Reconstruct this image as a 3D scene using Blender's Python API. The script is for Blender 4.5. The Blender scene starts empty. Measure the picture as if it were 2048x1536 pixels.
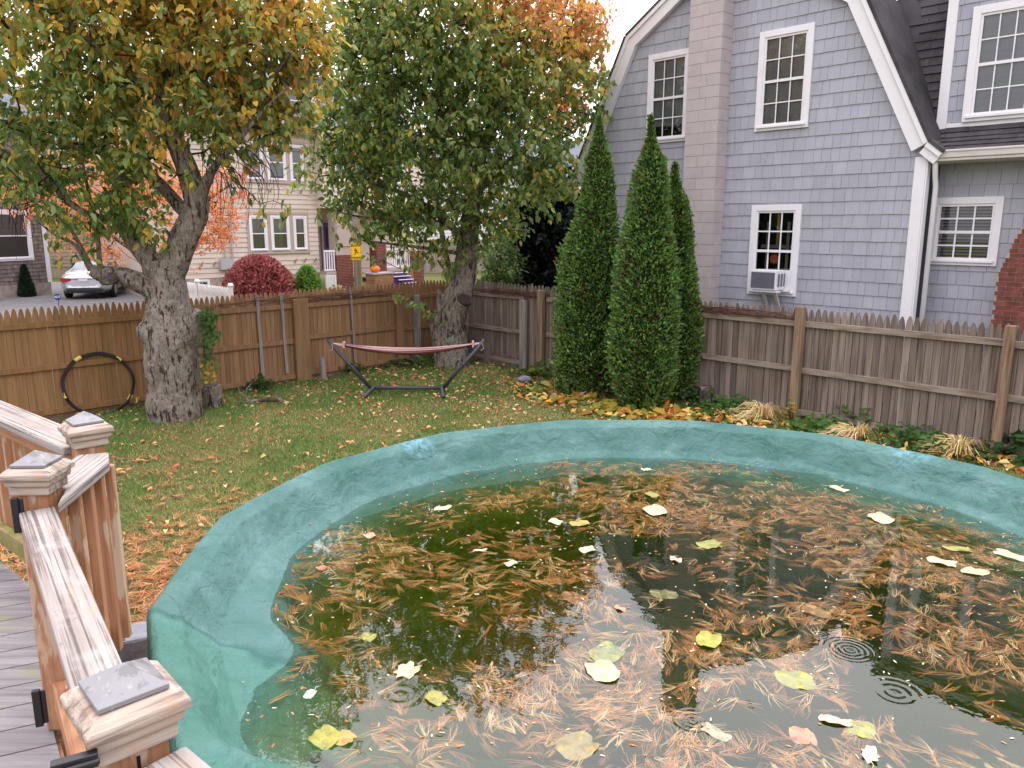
import bpy, math, random
import numpy as np
from mathutils import Vector, Matrix

random.seed(7); RNG = np.random.default_rng(7)
S = bpy.context.scene
COL = S.collection
PI = math.pi
F, HZ, H = 1560.0, 450.0, 2.9
TH = math.atan((768-HZ)/F); CT, ST = math.cos(TH), math.sin(TH)

# ------------------------------------------------------------ geometry helpers
def ray(px, py):
    x = (px-1024)/F; y = -(py-768)/F
    return np.array([x, CT+y*ST, y*CT-ST])
def at(px, py, z=0.0):
    d = ray(px, py); t = (z-H)/d[2]
    return np.array([0, 0, H])+d*t
def atY(px, py, Y):
    d = ray(px, py); return np.array([0, 0, H])+d*(Y/d[1])
class Frame:
    def __init__(s, x, y, ang):
        s.o = np.array([x, y], float); s.a = math.radians(ang)
        s.d = np.array([math.cos(s.a), math.sin(s.a)]); s.n = np.array([-s.d[1], s.d[0]])
    def uz(s, px, py, off=0.0):
        P = s.o+s.n*off; r = ray(px, py); t = (s.n@P)/(s.n@r[:2]); q = r[:2]*t
        return float((q-P)@s.d), float(H+r[2]*t)
    def w(s, u, off=0.0, z=0.0):
        q = s.o+s.d*u+s.n*off; return np.array([q[0], q[1], z])

def tag(o, label=None, cat=None, group=None, kind=None):
    if label: o['label'] = label
    if cat: o['category'] = cat
    if group: o['group'] = group
    if kind: o['kind'] = kind
    return o
def thing(name, label, cat, loc=(0, 0, 0), rot=0.0, group=None):
    o = bpy.data.objects.new(name, None); COL.objects.link(o); o.empty_display_size = .1
    o.location = tuple(float(v) for v in loc); o.rotation_euler = (0, 0, rot)
    return tag(o, label, cat, group)
def link(name, me, mat, parent=None, smooth=False):
    o = bpy.data.objects.new(name, me); COL.objects.link(o)
    if mat: me.materials.append(mat)
    if parent: o.parent = parent
    if smooth: me.polygons.foreach_set('use_smooth', [True]*len(me.polygons))
    return o

class MB:
    def __init__(s): s.v = []; s.f = []; s.c = []
    def add(s, vs, fs, col=None):
        k = len(s.v); s.v += [tuple(float(a) for a in p) for p in vs]
        s.f += [tuple(k+i for i in f) for f in fs]
        if col is not None: s.c += [col]*len(vs)
        return s
    def box(s, x0, x1, y0, y1, z0, z1, M=None, col=None):
        vs = [(x, y, z) for z in (z0, z1) for y in (y0, y1) for x in (x0, x1)]
        if M is not None: vs = [tuple(M @ Vector(p)) for p in vs]
        return s.add(vs, [(0, 2, 3, 1), (4, 5, 7, 6), (0, 1, 5, 4), (2, 6, 7, 3), (0, 4, 6, 2), (1, 3, 7, 5)], col)
    def prism(s, poly, a, b, axis='y', M=None, col=None):
        """poly: 2D points; extruded from a to b along axis"""
        n = len(poly)
        def P(p, t):
            q = {'y': (p[0], t, p[1]), 'z': (p[0], p[1], t), 'x': (t, p[0], p[1])}[axis]
            return tuple(M @ Vector(q)) if M is not None else q
        vs = [P(p, a) for p in poly]+[P(p, b) for p in poly]
        fs = [tuple(range(n)), tuple(range(2*n-1, n-1, -1))]+[(i, i+n, (i+1) % n+n, (i+1) % n) for i in range(n)]
        return s.add(vs, fs, col)
    def tube(s, pts, rad, n=8, caps=True, jit=0.0, col=None):
        pts = [Vector([float(a) for a in p]) for p in pts]; m = len(pts)
        if not hasattr(rad, '__len__'): rad = [rad]*m
        up = Vector((0.13, 0.31, 1)); vs = []; prev = None
        for i, p in enumerate(pts):
            t = (pts[min(i+1, m-1)]-pts[max(i-1, 0)])
            t = t.normalized() if t.length > 1e-9 else Vector((0, 0, 1))
            if prev is None:
                r = up if abs(t.dot(up.normalized())) < .95 else Vector((1, 0, 0))
                a = t.cross(r).normalized()
            else: a = (prev-t*prev.dot(t)).normalized()
            prev = a; b = t.cross(a)
            for k in range(n):
                an = 2*PI*k/n; rr = rad[i]*(1+(random.uniform(-jit, jit) if jit else 0))
                vs.append(p+(a*math.cos(an)+b*math.sin(an))*rr)
        fs = [(i*n+k, i*n+(k+1) % n, (i+1)*n+(k+1) % n, (i+1)*n+k) for i in range(m-1) for k in range(n)]
        if caps: fs += [tuple(range(n-1, -1, -1)), tuple((m-1)*n+k for k in range(n))]
        return s.add(vs, fs, col)
    def lathe(s, prof, c=(0, 0, 0), n=24, sx=1, sy=1, lob=0, lobn=8):
        vs = []
        for r, z in prof:
            for k in range(n):
                a = 2*PI*k/n; q = r*(1-lob*abs(math.cos(a*lobn/2))**.5)
                vs.append((c[0]+q*sx*math.cos(a), c[1]+q*sy*math.sin(a), c[2]+z))
        m = len(prof)
        fs = [(i*n+k, i*n+(k+1) % n, (i+1)*n+(k+1) % n, (i+1)*n+k) for i in range(m-1) for k in range(n)]
        fs += [tuple(range(n-1, -1, -1)), tuple((m-1)*n+k for k in range(n))]
        return s.add(vs, fs)
    def build(s, name, mat, parent=None, smooth=False, bevel=0.0, attr=False):
        me = bpy.data.meshes.new(name); me.from_pydata(s.v, [], s.f); me.update()
        if s.c and len(s.c) == len(s.v):
            ca = me.color_attributes.new('Col', 'FLOAT_COLOR', 'POINT')
            ca.data.foreach_set('color', np.array([(c[0], c[1], c[2], 1) for c in s.c], np.float32).ravel())
        o = link(name, me, mat, parent, smooth)
        if bevel:
            m = o.modifiers.new('b', 'BEVEL'); m.width = bevel; m.segments = 2; m.limit_method = 'ANGLE'; m.angle_limit = .6
        return o

def fastmesh(name, V, Fq, mat, parent=None, col=None, smooth=False):
    """V (n,3) array, Fq (m,k) array with k = 3 or 4"""
    me = bpy.data.meshes.new(name); k = Fq.shape[1]
    me.vertices.add(len(V)); me.vertices.foreach_set('co', np.asarray(V, np.float32).ravel())
    me.loops.add(Fq.size); me.loops.foreach_set('vertex_index', Fq.astype(np.int32).ravel())
    me.polygons.add(len(Fq)); me.polygons.foreach_set('loop_start', np.arange(0, Fq.size, k, dtype=np.int32))
    me.polygons.foreach_set('loop_total', np.full(len(Fq), k, np.int32))
    me.update(calc_edges=True)
    if col is not None:
        ca = me.color_attributes.new('Col', 'FLOAT_COLOR', 'POINT')
        c4 = np.ones((len(V), 4), np.float32); c4[:, :3] = col
        ca.data.foreach_set('color', c4.ravel())
    return link(name, me, mat, parent, smooth)

def nrm(a): return a/np.maximum(np.linalg.norm(a, axis=1, keepdims=True), 1e-9)
def leafcloud(name, P, A, N, L, W, col, mat, parent=None, fold=.22, droop=.12):
    P, A, N = map(np.asarray, (P, A, N)); A = nrm(A); B = nrm(np.cross(A, N)); N = np.cross(B, A)
    L = np.broadcast_to(L, (len(P),)); W = np.broadcast_to(W, (len(P),))
    prof = [(0, 0, 0), (.28, .46, fold), (.68, .38, fold*.6-droop*.5), (1, 0, -droop*1.6), (.68, -.38, fold*.6-droop*.5), (.28, -.46, fold)]
    V = np.stack([P+A*(L*t)[:, None]+B*(W*s)[:, None]+N*(W*h)[:, None] for t, s, h in prof], 1).reshape(-1, 3)
    b = np.arange(len(P))[:, None]*6
    Fq = np.concatenate([b+np.array([[0, 1, 2, 3]]), b+np.array([[0, 3, 4, 5]])], 1).reshape(-1, 4)
    return fastmesh(name, V, Fq, mat, parent, np.repeat(col, 6, axis=0) if col is not None else None)

def fbm(x, y, seed, oct_=4):
    """cheap smooth value noise in numpy"""
    rg = np.random.default_rng(seed); out = np.zeros_like(x, float); amp = 1; f = 1; tot = 0
    for o in range(oct_):
        g = rg.random((64, 64)); X = (x*f+37.3*o) % 64; Y = (y*f+11.7*o) % 64; i = np.floor(X).astype(int) % 64; j = np.floor(Y).astype(int) % 64
        fx, fy = X-np.floor(X), Y-np.floor(Y); fx = fx*fx*(3-2*fx); fy = fy*fy*(3-2*fy)
        i2, j2 = (i+1) % 64, (j+1) % 64
        out += amp*((g[i, j]*(1-fx)+g[i2, j]*fx)*(1-fy)+(g[i, j2]*(1-fx)+g[i2, j2]*fx)*fy-.5)*2; tot += amp; amp *= .5; f *= 2
    return out/tot

# ------------------------------------------------------------ materials
def lin(c):
    return tuple(((v/255)/12.92 if v/255 <= .04045 else ((v/255+.055)/1.055)**2.4) for v in c)
def lc(*c): return np.array(lin(c))
class NT:
    def __init__(s, name):
        s.m = bpy.data.materials.new(name); s.m.use_nodes = True; s.t = s.m.node_tree; s.t.nodes.clear()
        s.out = s.n('ShaderNodeOutputMaterial')
    def n(s, t, **kw):
        o = s.t.nodes.new(t)
        for k, v in kw.items():
            if hasattr(o, k): setattr(o, k, v)
            else: o.inputs[k].default_value = v
        return o
    def l(s, a, b): s.t.links.new(a, b)
    def mul(s, a, b, op='MULTIPLY'):
        m = s.n('ShaderNodeMath', operation=op)
        for i, x in enumerate((a, b)):
            if hasattr(x, 'links'): s.l(x, m.inputs[i])
            elif x is not None: m.inputs[i].default_value = x
        return m.outputs[0]
    def coord(s, sc=(1, 1, 1), kind='Object'):
        tc = s.n('ShaderNodeTexCoord'); mp = s.n('ShaderNodeMapping'); s.l(tc.outputs[kind], mp.inputs[0])
        mp.inputs['Scale'].default_value = sc; return mp.outputs[0]
    def noise(s, sc, detail=4, rough=.6, dist=0.0, vec=None):
        v = s.coord(sc) if vec is None else vec
        n = s.n('ShaderNodeTexNoise'); s.l(v, n.inputs['Vector']); n.inputs['Scale'].default_value = 1
        n.inputs['Detail'].default_value = detail; n.inputs['Roughness'].default_value = rough; n.inputs['Distortion'].default_value = dist
        return n.outputs['Fac']
    def ramp(s, f, lo, hi):
        m = s.n('ShaderNodeMapRange'); s.l(f, m.inputs[0]); m.inputs[1].default_value = lo; m.inputs[2].default_value = hi
        return m.outputs[0]
    def mix(s, f, a, b, mode='MIX'):
        m = s.n('ShaderNodeMix', data_type='RGBA', blend_type=mode)
        for i, x in ((0, f), (6, a), (7, b)):
            if hasattr(x, 'links'): s.l(x, m.inputs[i])
            elif i == 0: m.inputs[0].default_value = x
            else: m.inputs[i].default_value = (*x[:3], 1)
        return m.outputs[2]
    def island(s):
        return s.n('ShaderNodeNewGeometry').outputs['Random Per Island']
    def attr(s):
        a = s.n('ShaderNodeAttribute'); a.attribute_name = 'Col'; return a.outputs['Color']

def V3(x): return x if hasattr(x, '__len__') else (x, x, x)
def mat(name, base, layers=(), rough=.7, isl=0.0, isl2=None, bump=None, metal=0.0, spec=.3, attr=False, coat=0):
    """layers: (color, scale, lo, hi[, amount, detail])   bump: (scale, strength, distance)"""
    t = NT(name); c = t.attr() if attr else None
    if c is None:
        r = t.n('ShaderNodeRGB'); r.outputs[0].default_value = (*lin(base), 1); c = r.outputs[0]
    isd = t.island() if (isl or isl2) else None
    if isl2: c = t.mix(t.ramp(isd, isl2[1], isl2[2]), c, lin(isl2[0]))
    for L in layers:
        f = t.ramp(t.noise(V3(L[1]), L[5] if len(L) > 5 else 5), L[2], L[3])
        if len(L) > 4 and L[4] != 1: f = t.mul(f, L[4])
        c = t.mix(f, c, lin(L[0]))
    if isl:
        wn = t.n('ShaderNodeTexWhiteNoise', noise_dimensions='1D'); t.l(isd, wn.inputs['W'])
        g = t.n('ShaderNodeMapRange'); t.l(wn.outputs['Value'], g.inputs[0]); g.inputs[3].default_value = 1-isl; g.inputs[4].default_value = 1+isl
        h = t.n('ShaderNodeVectorMath', operation='SCALE'); t.l(c, h.inputs[0]); t.l(g.outputs[0], h.inputs['Scale']); c = h.outputs[0]
    p = t.n('ShaderNodeBsdfPrincipled'); t.l(c, p.inputs['Base Color'])
    p.inputs['Roughness'].default_value = rough; p.inputs['Metallic'].default_value = metal
    p.inputs['Specular IOR Level'].default_value = spec; p.inputs['Coat Weight'].default_value = coat
    if bump:
        bs = bump if isinstance(bump, list) else [bump]; prev = None
        for sc, st, di in bs:
            b = t.n('ShaderNodeBump'); b.inputs['Strength'].default_value = st; b.inputs['Distance'].default_value = di
            t.l(t.noise(V3(sc), 6), b.inputs['Height'])
            if prev: t.l(prev, b.inputs['Normal'])
            prev = b.outputs[0]
        t.l(prev, p.inputs['Normal'])
    t.l(p.outputs[0], t.out.inputs[0]); return t.m
def leafmat(name, trans=.35, rough=.5, spec=.3, attr=True, base=(80, 100, 50), isl=.12):
    t = NT(name)
    if attr: c = t.attr()
    else: r = t.n('ShaderNodeRGB'); r.outputs[0].default_value = (*lin(base), 1); c = r.outputs[0]
    g = t.n('ShaderNodeMapRange'); t.l(t.island(), g.inputs[0]); g.inputs[3].default_value = 1-isl; g.inputs[4].default_value = 1+isl
    h = t.n('ShaderNodeVectorMath', operation='SCALE'); t.l(c, h.inputs[0]); t.l(g.outputs[0], h.inputs['Scale']); c = h.outputs[0]
    p = t.n('ShaderNodeBsdfPrincipled'); t.l(c, p.inputs['Base Color']); p.inputs['Roughness'].default_value = rough
    p.inputs['Specular IOR Level'].default_value = spec
    tr = t.n('ShaderNodeBsdfTranslucent'); t.l(c, tr.inputs['Color'])
    m = t.n('ShaderNodeMixShader'); m.inputs[0].default_value = trans
    t.l(p.outputs[0], m.inputs[1]); t.l(tr.outputs[0], m.inputs[2]); t.l(m.outputs[0], t.out.inputs[0]); return t.m

WOODBUMP = [((60, 60, 3), .6, .004), ((14, 14, 1.2), .3, .004)]
M = {}
M['fenceL'] = mat('fence_brown_wood', (156, 123, 92), [((124, 92, 66), (40, 40, 1.3), .4, .75), ((128, 104, 74), (1.3, 1.3, .7), .5, .75, .7), ((176, 132, 100), (25, 25, 2), .55, .8, .5)], .85, isl=.14, bump=WOODBUMP, spec=.15)
M['fenceLm'] = mat('fence_mossy_brown_wood', (154, 118, 82), [((126, 92, 62), (40, 40, 1.3), .4, .75), ((116, 104, 64), (1.0, 1.0, .5), .5, .74, .6), ((156, 118, 86), (25, 25, 2), .55, .8, .5)], .85, isl=.13, bump=WOODBUMP, spec=.15)
M['fencetop'] = mat('fence_picket_tip_wood', (120, 96, 72), [((84, 64, 48), (30, 30, 3), .4, .7)], .85, isl=.14, bump=WOODBUMP, spec=.15)
M['fenceR'] = mat('fence_grey_wood', (140, 127, 117), [((98, 86, 80), (34, 34, 1.0), .38, .68), ((150, 138, 130), (60, 60, 3), .55, .8, .8), ((108, 88, 68), (1.6, 1.6, .8), .5, .8, .6), ((84, 74, 70), (9, 9, .7), .52, .68, .75)], .9, isl=.25, bump=WOODBUMP, spec=.12)
M['railR'] = mat('fence_grey_rail_wood', (146, 134, 122), [((104, 90, 78), (3, 20, 20), .4, .7), ((168, 152, 130), (2, 9, 9), .55, .8, .6)], .85, bump=((3, 50, 50), .5, .004), spec=.15)
M['postR'] = mat('fence_post_wood', (146, 126, 104), [((104, 76, 58), (30, 30, 1.5), .4, .7), ((120, 116, 84), (6, 6, 1.2), .5, .75, .7)], .85, bump=WOODBUMP, spec=.15)
M['greypost'] = mat('silver_grey_wood', (156, 150, 146), [((108, 102, 98), (30, 30, 1.5), .4, .7)], .85, bump=WOODBUMP, spec=.15)
def deckwood(name, ax, top=True):
    g = {0: (1.5, 70, 70), 1: (70, 1.5, 70), 2: (70, 70, 1.5)}[ax]; g2 = {0: (1.2, 16, 16), 1: (16, 1.2, 16), 2: (16, 16, 1.2)}[ax]
    if top: return mat(name, (158, 151, 146), [((128, 118, 112), g2, .44, .66, .7), ((82, 72, 68), tuple(v*1.7 if v > 5 else v for v in g), .50, .60, .8), ((168, 138, 116), (5, 5, 5), .55, .72, .6), ((182, 177, 173), (9, 9, 9), .55, .75, .4), ((110, 106, 104), (40, 40, 40), .64, .7, .6)], .82, bump=[(g, .9, .006), (g2, .5, .006)], spec=.2)
    return mat(name, (172, 126, 94), [((146, 96, 66), g2, .4, .7, .9), ((112, 68, 46), g, .5, .68, .6), ((194, 176, 154), tuple(3 if v < 5 else 16 for v in g), .555, .60, .75), ((206, 160, 116), (2.5, 2.5, 2.5), .5, .7, .5)], .7, isl=.08, bump=[(g, .5, .003)], spec=.3)
M['dtop'] = deckwood('weathered_rail_top', 0); M['dside'] = deckwood('stained_deck_wood', 2, False); M['dsidex'] = deckwood('stained_rail_wood', 0, False)
M['capwood'] = mat('weathered_cap_wood', (176, 162, 150), [((118, 100, 88), (3, 24, 24), .42, .68, .9), ((90, 72, 62), (4, 90, 90), .52, .66, .7), ((186, 138, 106), (7, 7, 7), .52, .7, .6)], .82, bump=[((4, 80, 80), .9, .006)], spec=.2)
M['captop'] = mat('slate_grey_metal_cap', (128, 126, 130), [((96, 98, 96), (26, 26, 26), .54, .6, .8), ((158, 158, 152), (60, 60, 60), .6, .7, .6), ((104, 98, 84), (9, 9, 9), .55, .75, .6)], .5, bump=((60, 60, 60), .3, .002), spec=.5)
M['plank'] = mat('deck_floor_planks', (136, 132, 134), [((104, 100, 102), (2, 26, 26), .4, .7), ((128, 136, 88), (3, 6, 6), .56, .72, .8), ((90, 84, 82), (3, 80, 80), .5, .7, .5)], .6, isl=.08, bump=((3, 70, 70), .5, .004), spec=.35)
M['black'] = mat('black_iron', (24, 23, 28), [], .45, spec=.5)
M['white'] = mat('white_trim_paint', (226, 224, 228), [((196, 192, 196), (2, 2, 2), .55, .85, .5)], .5, spec=.35)
M['whitehouse'] = mat('white_siding', (222, 220, 224), [], .6)
M['gshingle'] = mat('grey_painted_shingle', (165, 166, 176), [((144, 146, 158), (1.2, 1.2, .8), .45, .8, .7), ((180, 180, 188), (30, 30, 2), .5, .8, .5), ((156, 157, 150), (.8, .8, 1.2), .58, .76, .5)], .75, isl=.06, bump=((60, 60, 3), .35, .003), spec=.2)
M['gdark'] = mat('shingle_backing', (62, 62, 72), [], .9)
M['chim'] = mat('painted_block', (182, 173, 174), [((166, 156, 158), (3, 3, 3), .45, .75, .7), ((180, 170, 172), (14, 14, 14), .5, .75, .5)], .85, isl=.03, bump=((70, 70, 70), .5, .004), spec=.15)
M['mortar'] = mat('block_mortar', (166, 155, 157), [], .95, bump=((60, 60, 60), .6, .006))
M['roof'] = mat('dark_roof_shingle', (78, 74, 78), [((54, 52, 56), (1.5, 1.5, 1.5), .4, .7), ((96, 92, 92), (9, 9, 9), .5, .8, .5)], .9, isl=.16, bump=((120, 120, 120), .5, .003), spec=.15)
M['brick'] = mat('red_brick', (124, 74, 64), [((92, 52, 48), (9, 9, 9), .4, .7), ((150, 92, 78), (40, 40, 40), .5, .8, .6)], .85, isl=.18, bump=((80, 80, 80), .5, .004), spec=.15)
M['bmortar'] = mat('brick_mortar', (176, 160, 148), [], .95)
M['gutter'] = mat('cream_gutter', (196, 190, 184), [((150, 142, 136), (2, 9, 9), .5, .8, .6)], .5)
M['beige'] = mat('beige_clapboard', (206, 192, 180), [((188, 172, 162), (1, 1, 3), .45, .8, .6)], .7, isl=.02)
M['beigetrim'] = mat('taupe_trim', (176, 160, 152), [], .65)
M['slate'] = mat('slate_roof', (104, 108, 118), [((78, 82, 92), (6, 6, 6), .4, .7)], .8)
M['purple'] = mat('purple_paint', (88, 58, 128), [], .55)
M['dkdoor'] = mat('dark_maroon_door', (58, 34, 48), [], .5)
M['found'] = mat('fieldstone_foundation', (166, 152, 140), [((128, 116, 106), (5, 5, 5), .4, .7)], .9, bump=((12, 12, 12), .6, .02))
M['cedar'] = mat('weathered_cedar_shingle', (128, 116, 112), [((92, 82, 80), (12, 12, 2), .4, .7)], .9, isl=.2)
M['asphalt'] = mat('asphalt', (112, 110, 112), [((92, 90, 94), (1.5, 1.5, 1), .4, .7), ((130, 128, 128), (40, 40, 40), .5, .8, .5)], .9, bump=((150, 150, 150), .4, .004))
M['sidewalk'] = mat('concrete', (176, 170, 166), [((150, 144, 140), (2, 2, 2), .4, .7)], .9)
M['bark'] = mat('cherry_bark', (148, 138, 130), [((112, 100, 90), (3, 3, 2), .45, .65, .8), ((168, 160, 150), (12, 12, 9), .5, .64, .8), ((60, 50, 45), (19, 19, 4.5), .535, .60, .95), ((82, 70, 62), (45, 45, 20), .54, .64, .7), ((150, 158, 138), (6, 6, 6), .62, .65, .75)], .95, bump=[((17, 17, 4.2), 1.0, .07), ((50, 50, 26), 1.0, .02)], spec=.1)
M['barkdark'] = mat('dark_limb_bark', (92, 80, 76), [((52, 44, 42), (10, 10, 4), .45, .7), ((138, 146, 128), (7, 7, 7), .53, .6, .85), ((120, 110, 104), (30, 30, 16), .52, .75, .7)], .95, bump=[((22, 22, 9), 1.0, .02)], spec=.1)
M['twig'] = mat('twig_bark', (74, 62, 58), [((50, 40, 38), (20, 20, 20), .4, .7)], .95, spec=.1)
M['cut'] = mat('old_cut_wood', (74, 58, 56), [((40, 30, 30), (18, 18, 18), .4, .7)], .95)
M['leaf'] = leafmat('tree_leaf', .58); M['litterm'] = leafmat('fallen_leaf', .15, rough=.7)
M['arb'] = leafmat('arborvitae_scale', .25, rough=.6, spec=.25, isl=.3)
M['arbin'] = mat('arborvitae_inner', (54, 74, 36), [((34, 48, 24), (14, 14, 14), .4, .6)], 1, bump=((30, 30, 30), 1, .05), spec=0)
M['grassm'] = leafmat('grass_blade', .3, rough=.7, isl=.2)
M['needlem'] = leafmat('pine_needle', .1, rough=.6, isl=.25)
M['fabric'] = mat('striped_hammock_cloth', (1, 1, 1), [], .85, attr=True, bump=((200, 200, 200), .3, .002), spec=.1)
M['steel'] = mat('dark_grey_steel_tube', (62, 64, 72), [], .45, spec=.5)
M['yellow'] = mat('yellow_tape', (214, 198, 96), [], .6)
M['signy'] = mat('yellow_sign_paint', (236, 186, 34), [], .5); M['signk'] = mat('sign_black', (24, 20, 18), [], .6)
M['pole'] = mat('grey_pole_wood', (172, 162, 158), [((144, 134, 128), (20, 20, 1.5), .4, .7)], .9)
M['pumpkin'] = mat('orange_pumpkin', (232, 112, 34), [], .5)
M['carsilver'] = mat('silver_car_paint', (184, 184, 190), [], .3, metal=.35, coat=.6, spec=.5)
M['carblack'] = mat('black_car_paint', (34, 38, 46), [], .25, coat=.6, spec=.5)
M['carglass'] = mat('car_glass', (120, 130, 136), [], .1, spec=.7)
M['carglassd'] = mat('dark_car_glass', (46, 54, 58), [], .1, spec=.7)
M['tyre'] = mat('tyre_rubber', (26, 26, 28), [], .85); M['rim'] = mat('wheel_rim', (150, 150, 154), [], .35, metal=.7)
M['taillight'] = mat('red_lens', (150, 22, 30), [], .25, spec=.6); M['plateW'] = mat('number_plate', (210, 208, 214), [], .5)
M['blue'] = mat('blue_sign_paint', (46, 62, 150), [], .5)
M['acw'] = mat('white_ac_plastic', (222, 220, 226), [], .5); M['acg'] = mat('grey_ac_grille', (112, 112, 122), [], .6)
M['blind'] = mat('window_blind', (206, 204, 206), [((140, 138, 142), (1, 1, 30), .45, .6, .6)], .8)
M['blindd'] = mat('window_blind_dark', (150, 142, 140), [], .8)
M['curtain'] = mat('pale_curtain', (186, 184, 158), [((148, 146, 122), (22, 22, .5), .4, .65)], .85)
M['room'] = mat('dark_room', (26, 24, 28), [], .9)
M['stone'] = mat('grey_stone', (138, 138, 146), [((112, 112, 120), (8, 8, 8), .4, .7)], .85, bump=((30, 30, 30), .6, .01))
M['wire'] = mat('cable', (40, 38, 40), [], .7)
M['straw'] = leafmat('dry_straw', .2, rough=.7); M['rose'] = mat('orange_silk_flower', (226, 112, 60), [], .7)
M['poolwall'] = mat('pool_wall_steel', (120, 140, 150), [], .5)
M['manila'] = mat('yellow_wood', (190, 150, 84), [], .6)

def glassmat():
    t = NT('window_glass'); fr = t.n('ShaderNodeFresnel', IOR=1.6); g = t.n('ShaderNodeBsdfGlossy'); g.inputs['Roughness'].default_value = .03
    tr = t.n('ShaderNodeBsdfTransparent'); tr.inputs['Color'].default_value = (.82, .86, .86, 1)
    f = t.mul(fr.outputs[0], 1.3); f = t.mul(f, .03, 'ADD')
    m = t.n('ShaderNodeMixShader'); t.l(f, m.inputs[0]); t.l(tr.outputs[0], m.inputs[1]); t.l(g.outputs[0], m.inputs[2])
    t.l(m.outputs[0], t.out.inputs[0]); return t.m
M['glass'] = glassmat(); M['sheet'] = mat('drawn_roller_blind', (158, 160, 168), [((140, 142, 150), (1.2, 1.2, 40), .45, .6, .5), ((176, 178, 184), (1.5, 1.5, 1.5), .45, .65, .6)], .8)

# ------------------------------------------------------------ world, sun, camera
def make_world():
    w = bpy.data.worlds.new('World'); S.world = w; w.use_nodes = True; nt = w.node_tree; nt.nodes.clear()
    o = nt.nodes.new('ShaderNodeOutputWorld'); b = nt.nodes.new('ShaderNodeBackground')
    sk = nt.nodes.new('ShaderNodeTexSky'); sk.sky_type = 'NISHITA'; sk.sun_disc = False
    sk.sun_elevation = math.radians(64); sk.sun_rotation = math.radians(12); sk.dust_density = 3; sk.air_density = 1.2
    hs = nt.nodes.new('ShaderNodeHueSaturation'); hs.inputs['Saturation'].default_value = .10; hs.inputs['Value'].default_value = 1.0
    # cloud layer: even out the clear-sky gradient
    mx = nt.nodes.new('ShaderNodeMix'); mx.data_type = 'RGBA'; mx.inputs[0].default_value = .8
    # overcast luminance: brighter overhead than at the horizon
    g0 = nt.nodes.new('ShaderNodeTexCoord'); sx = nt.nodes.new('ShaderNodeSeparateXYZ'); nt.links.new(g0.outputs['Generated'], sx.inputs[0])
    mr0 = nt.nodes.new('ShaderNodeMapRange'); mr0.inputs[1].default_value = 0; mr0.inputs[2].default_value = 1; mr0.inputs[3].default_value = .62; mr0.inputs[4].default_value = 1.75
    nt.links.new(sx.outputs['Z'], mr0.inputs[0]); v0 = nt.nodes.new('ShaderNodeVectorMath'); v0.operation = 'SCALE'; v0.inputs[0].default_value = (10.6, 10.2, 10.9)
    nt.links.new(mr0.outputs[0], v0.inputs['Scale']); nt.links.new(v0.outputs[0], mx.inputs[7])
    tc = nt.nodes.new('ShaderNodeTexCoord'); nz = nt.nodes.new('ShaderNodeTexNoise'); nz.inputs['Scale'].default_value = 2.2; nz.inputs['Detail'].default_value = 4
    mr = nt.nodes.new('ShaderNodeMapRange'); mr.inputs[1].default_value = .3; mr.inputs[2].default_value = .7; mr.inputs[3].default_value = .88; mr.inputs[4].default_value = 1.08
    vm = nt.nodes.new('ShaderNodeVectorMath'); vm.operation = 'SCALE'
    L = nt.links.new
    L(sk.outputs[0], hs.inputs['Color']); L(hs.outputs[0], mx.inputs[6]); L(mx.outputs[2], vm.inputs[0])
    L(tc.outputs['Generated'], nz.inputs['Vector']); L(nz.outputs['Fac'], mr.inputs[0]); L(mr.outputs[0], vm.inputs['Scale'])
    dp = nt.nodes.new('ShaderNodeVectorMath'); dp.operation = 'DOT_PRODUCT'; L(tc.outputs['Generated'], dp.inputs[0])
    gl = Vector((math.sin(math.radians(12))*math.cos(math.radians(46)), math.cos(math.radians(12))*math.cos(math.radians(46)), math.sin(math.radians(46)))); dp.inputs[1].default_value = gl  # added sky glow ahead: lifts the water's reflection and backlights the leaves
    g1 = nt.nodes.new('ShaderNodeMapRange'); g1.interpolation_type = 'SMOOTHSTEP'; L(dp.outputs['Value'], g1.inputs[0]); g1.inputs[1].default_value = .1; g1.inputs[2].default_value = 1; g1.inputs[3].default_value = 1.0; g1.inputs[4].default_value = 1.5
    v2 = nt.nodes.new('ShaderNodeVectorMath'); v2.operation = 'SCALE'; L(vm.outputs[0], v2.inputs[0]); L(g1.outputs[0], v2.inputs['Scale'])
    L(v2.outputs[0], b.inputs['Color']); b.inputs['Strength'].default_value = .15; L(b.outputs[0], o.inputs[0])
make_world()
sl = bpy.data.lights.new('sun', 'SUN'); sl.energy = .7; sl.angle = math.radians(22); sl.color = (1, .96, .92)
so = bpy.data.objects.new('sun', sl); COL.objects.link(so)
az, el = math.radians(12), math.radians(64)   # towards the veiled sun: high in front of the camera
sd = Vector((math.sin(az)*math.cos(el), math.cos(az)*math.cos(el), math.sin(el)))
so.rotation_euler = sd.to_track_quat('Z', 'Y').to_euler()
cam = bpy.data.cameras.new('camera'); co = bpy.data.objects.new('camera', cam); COL.objects.link(co); S.camera = co
cam.sensor_width = 36; cam.lens = 36*F/2048; cam.clip_end = 600; cam.clip_start = .05
co.location = (0, 0, H); co.rotation_euler = (PI/2-TH, 0, 0)
S.render.resolution_x = 1024; S.render.resolution_y = 768
S.view_settings.view_transform = 'Standard'; S.view_settings.look = 'None'; S.view_settings.exposure = .42
S.render.engine = 'CYCLES'; S.cycles.max_bounces = 6; S.cycles.diffuse_bounces = 3; S.cycles.transparent_max_bounces = 10
S.cycles.caustics_reflective = False; S.cycles.caustics_refractive = False

FL = Frame(-1.25, 17.4, 45); FR = Frame(-1.25, 17.4, -46.233)
PC = np.array([.985, 4.05]); PR = 2.72; WZ = .95    # pool centre, radius, water level

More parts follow.
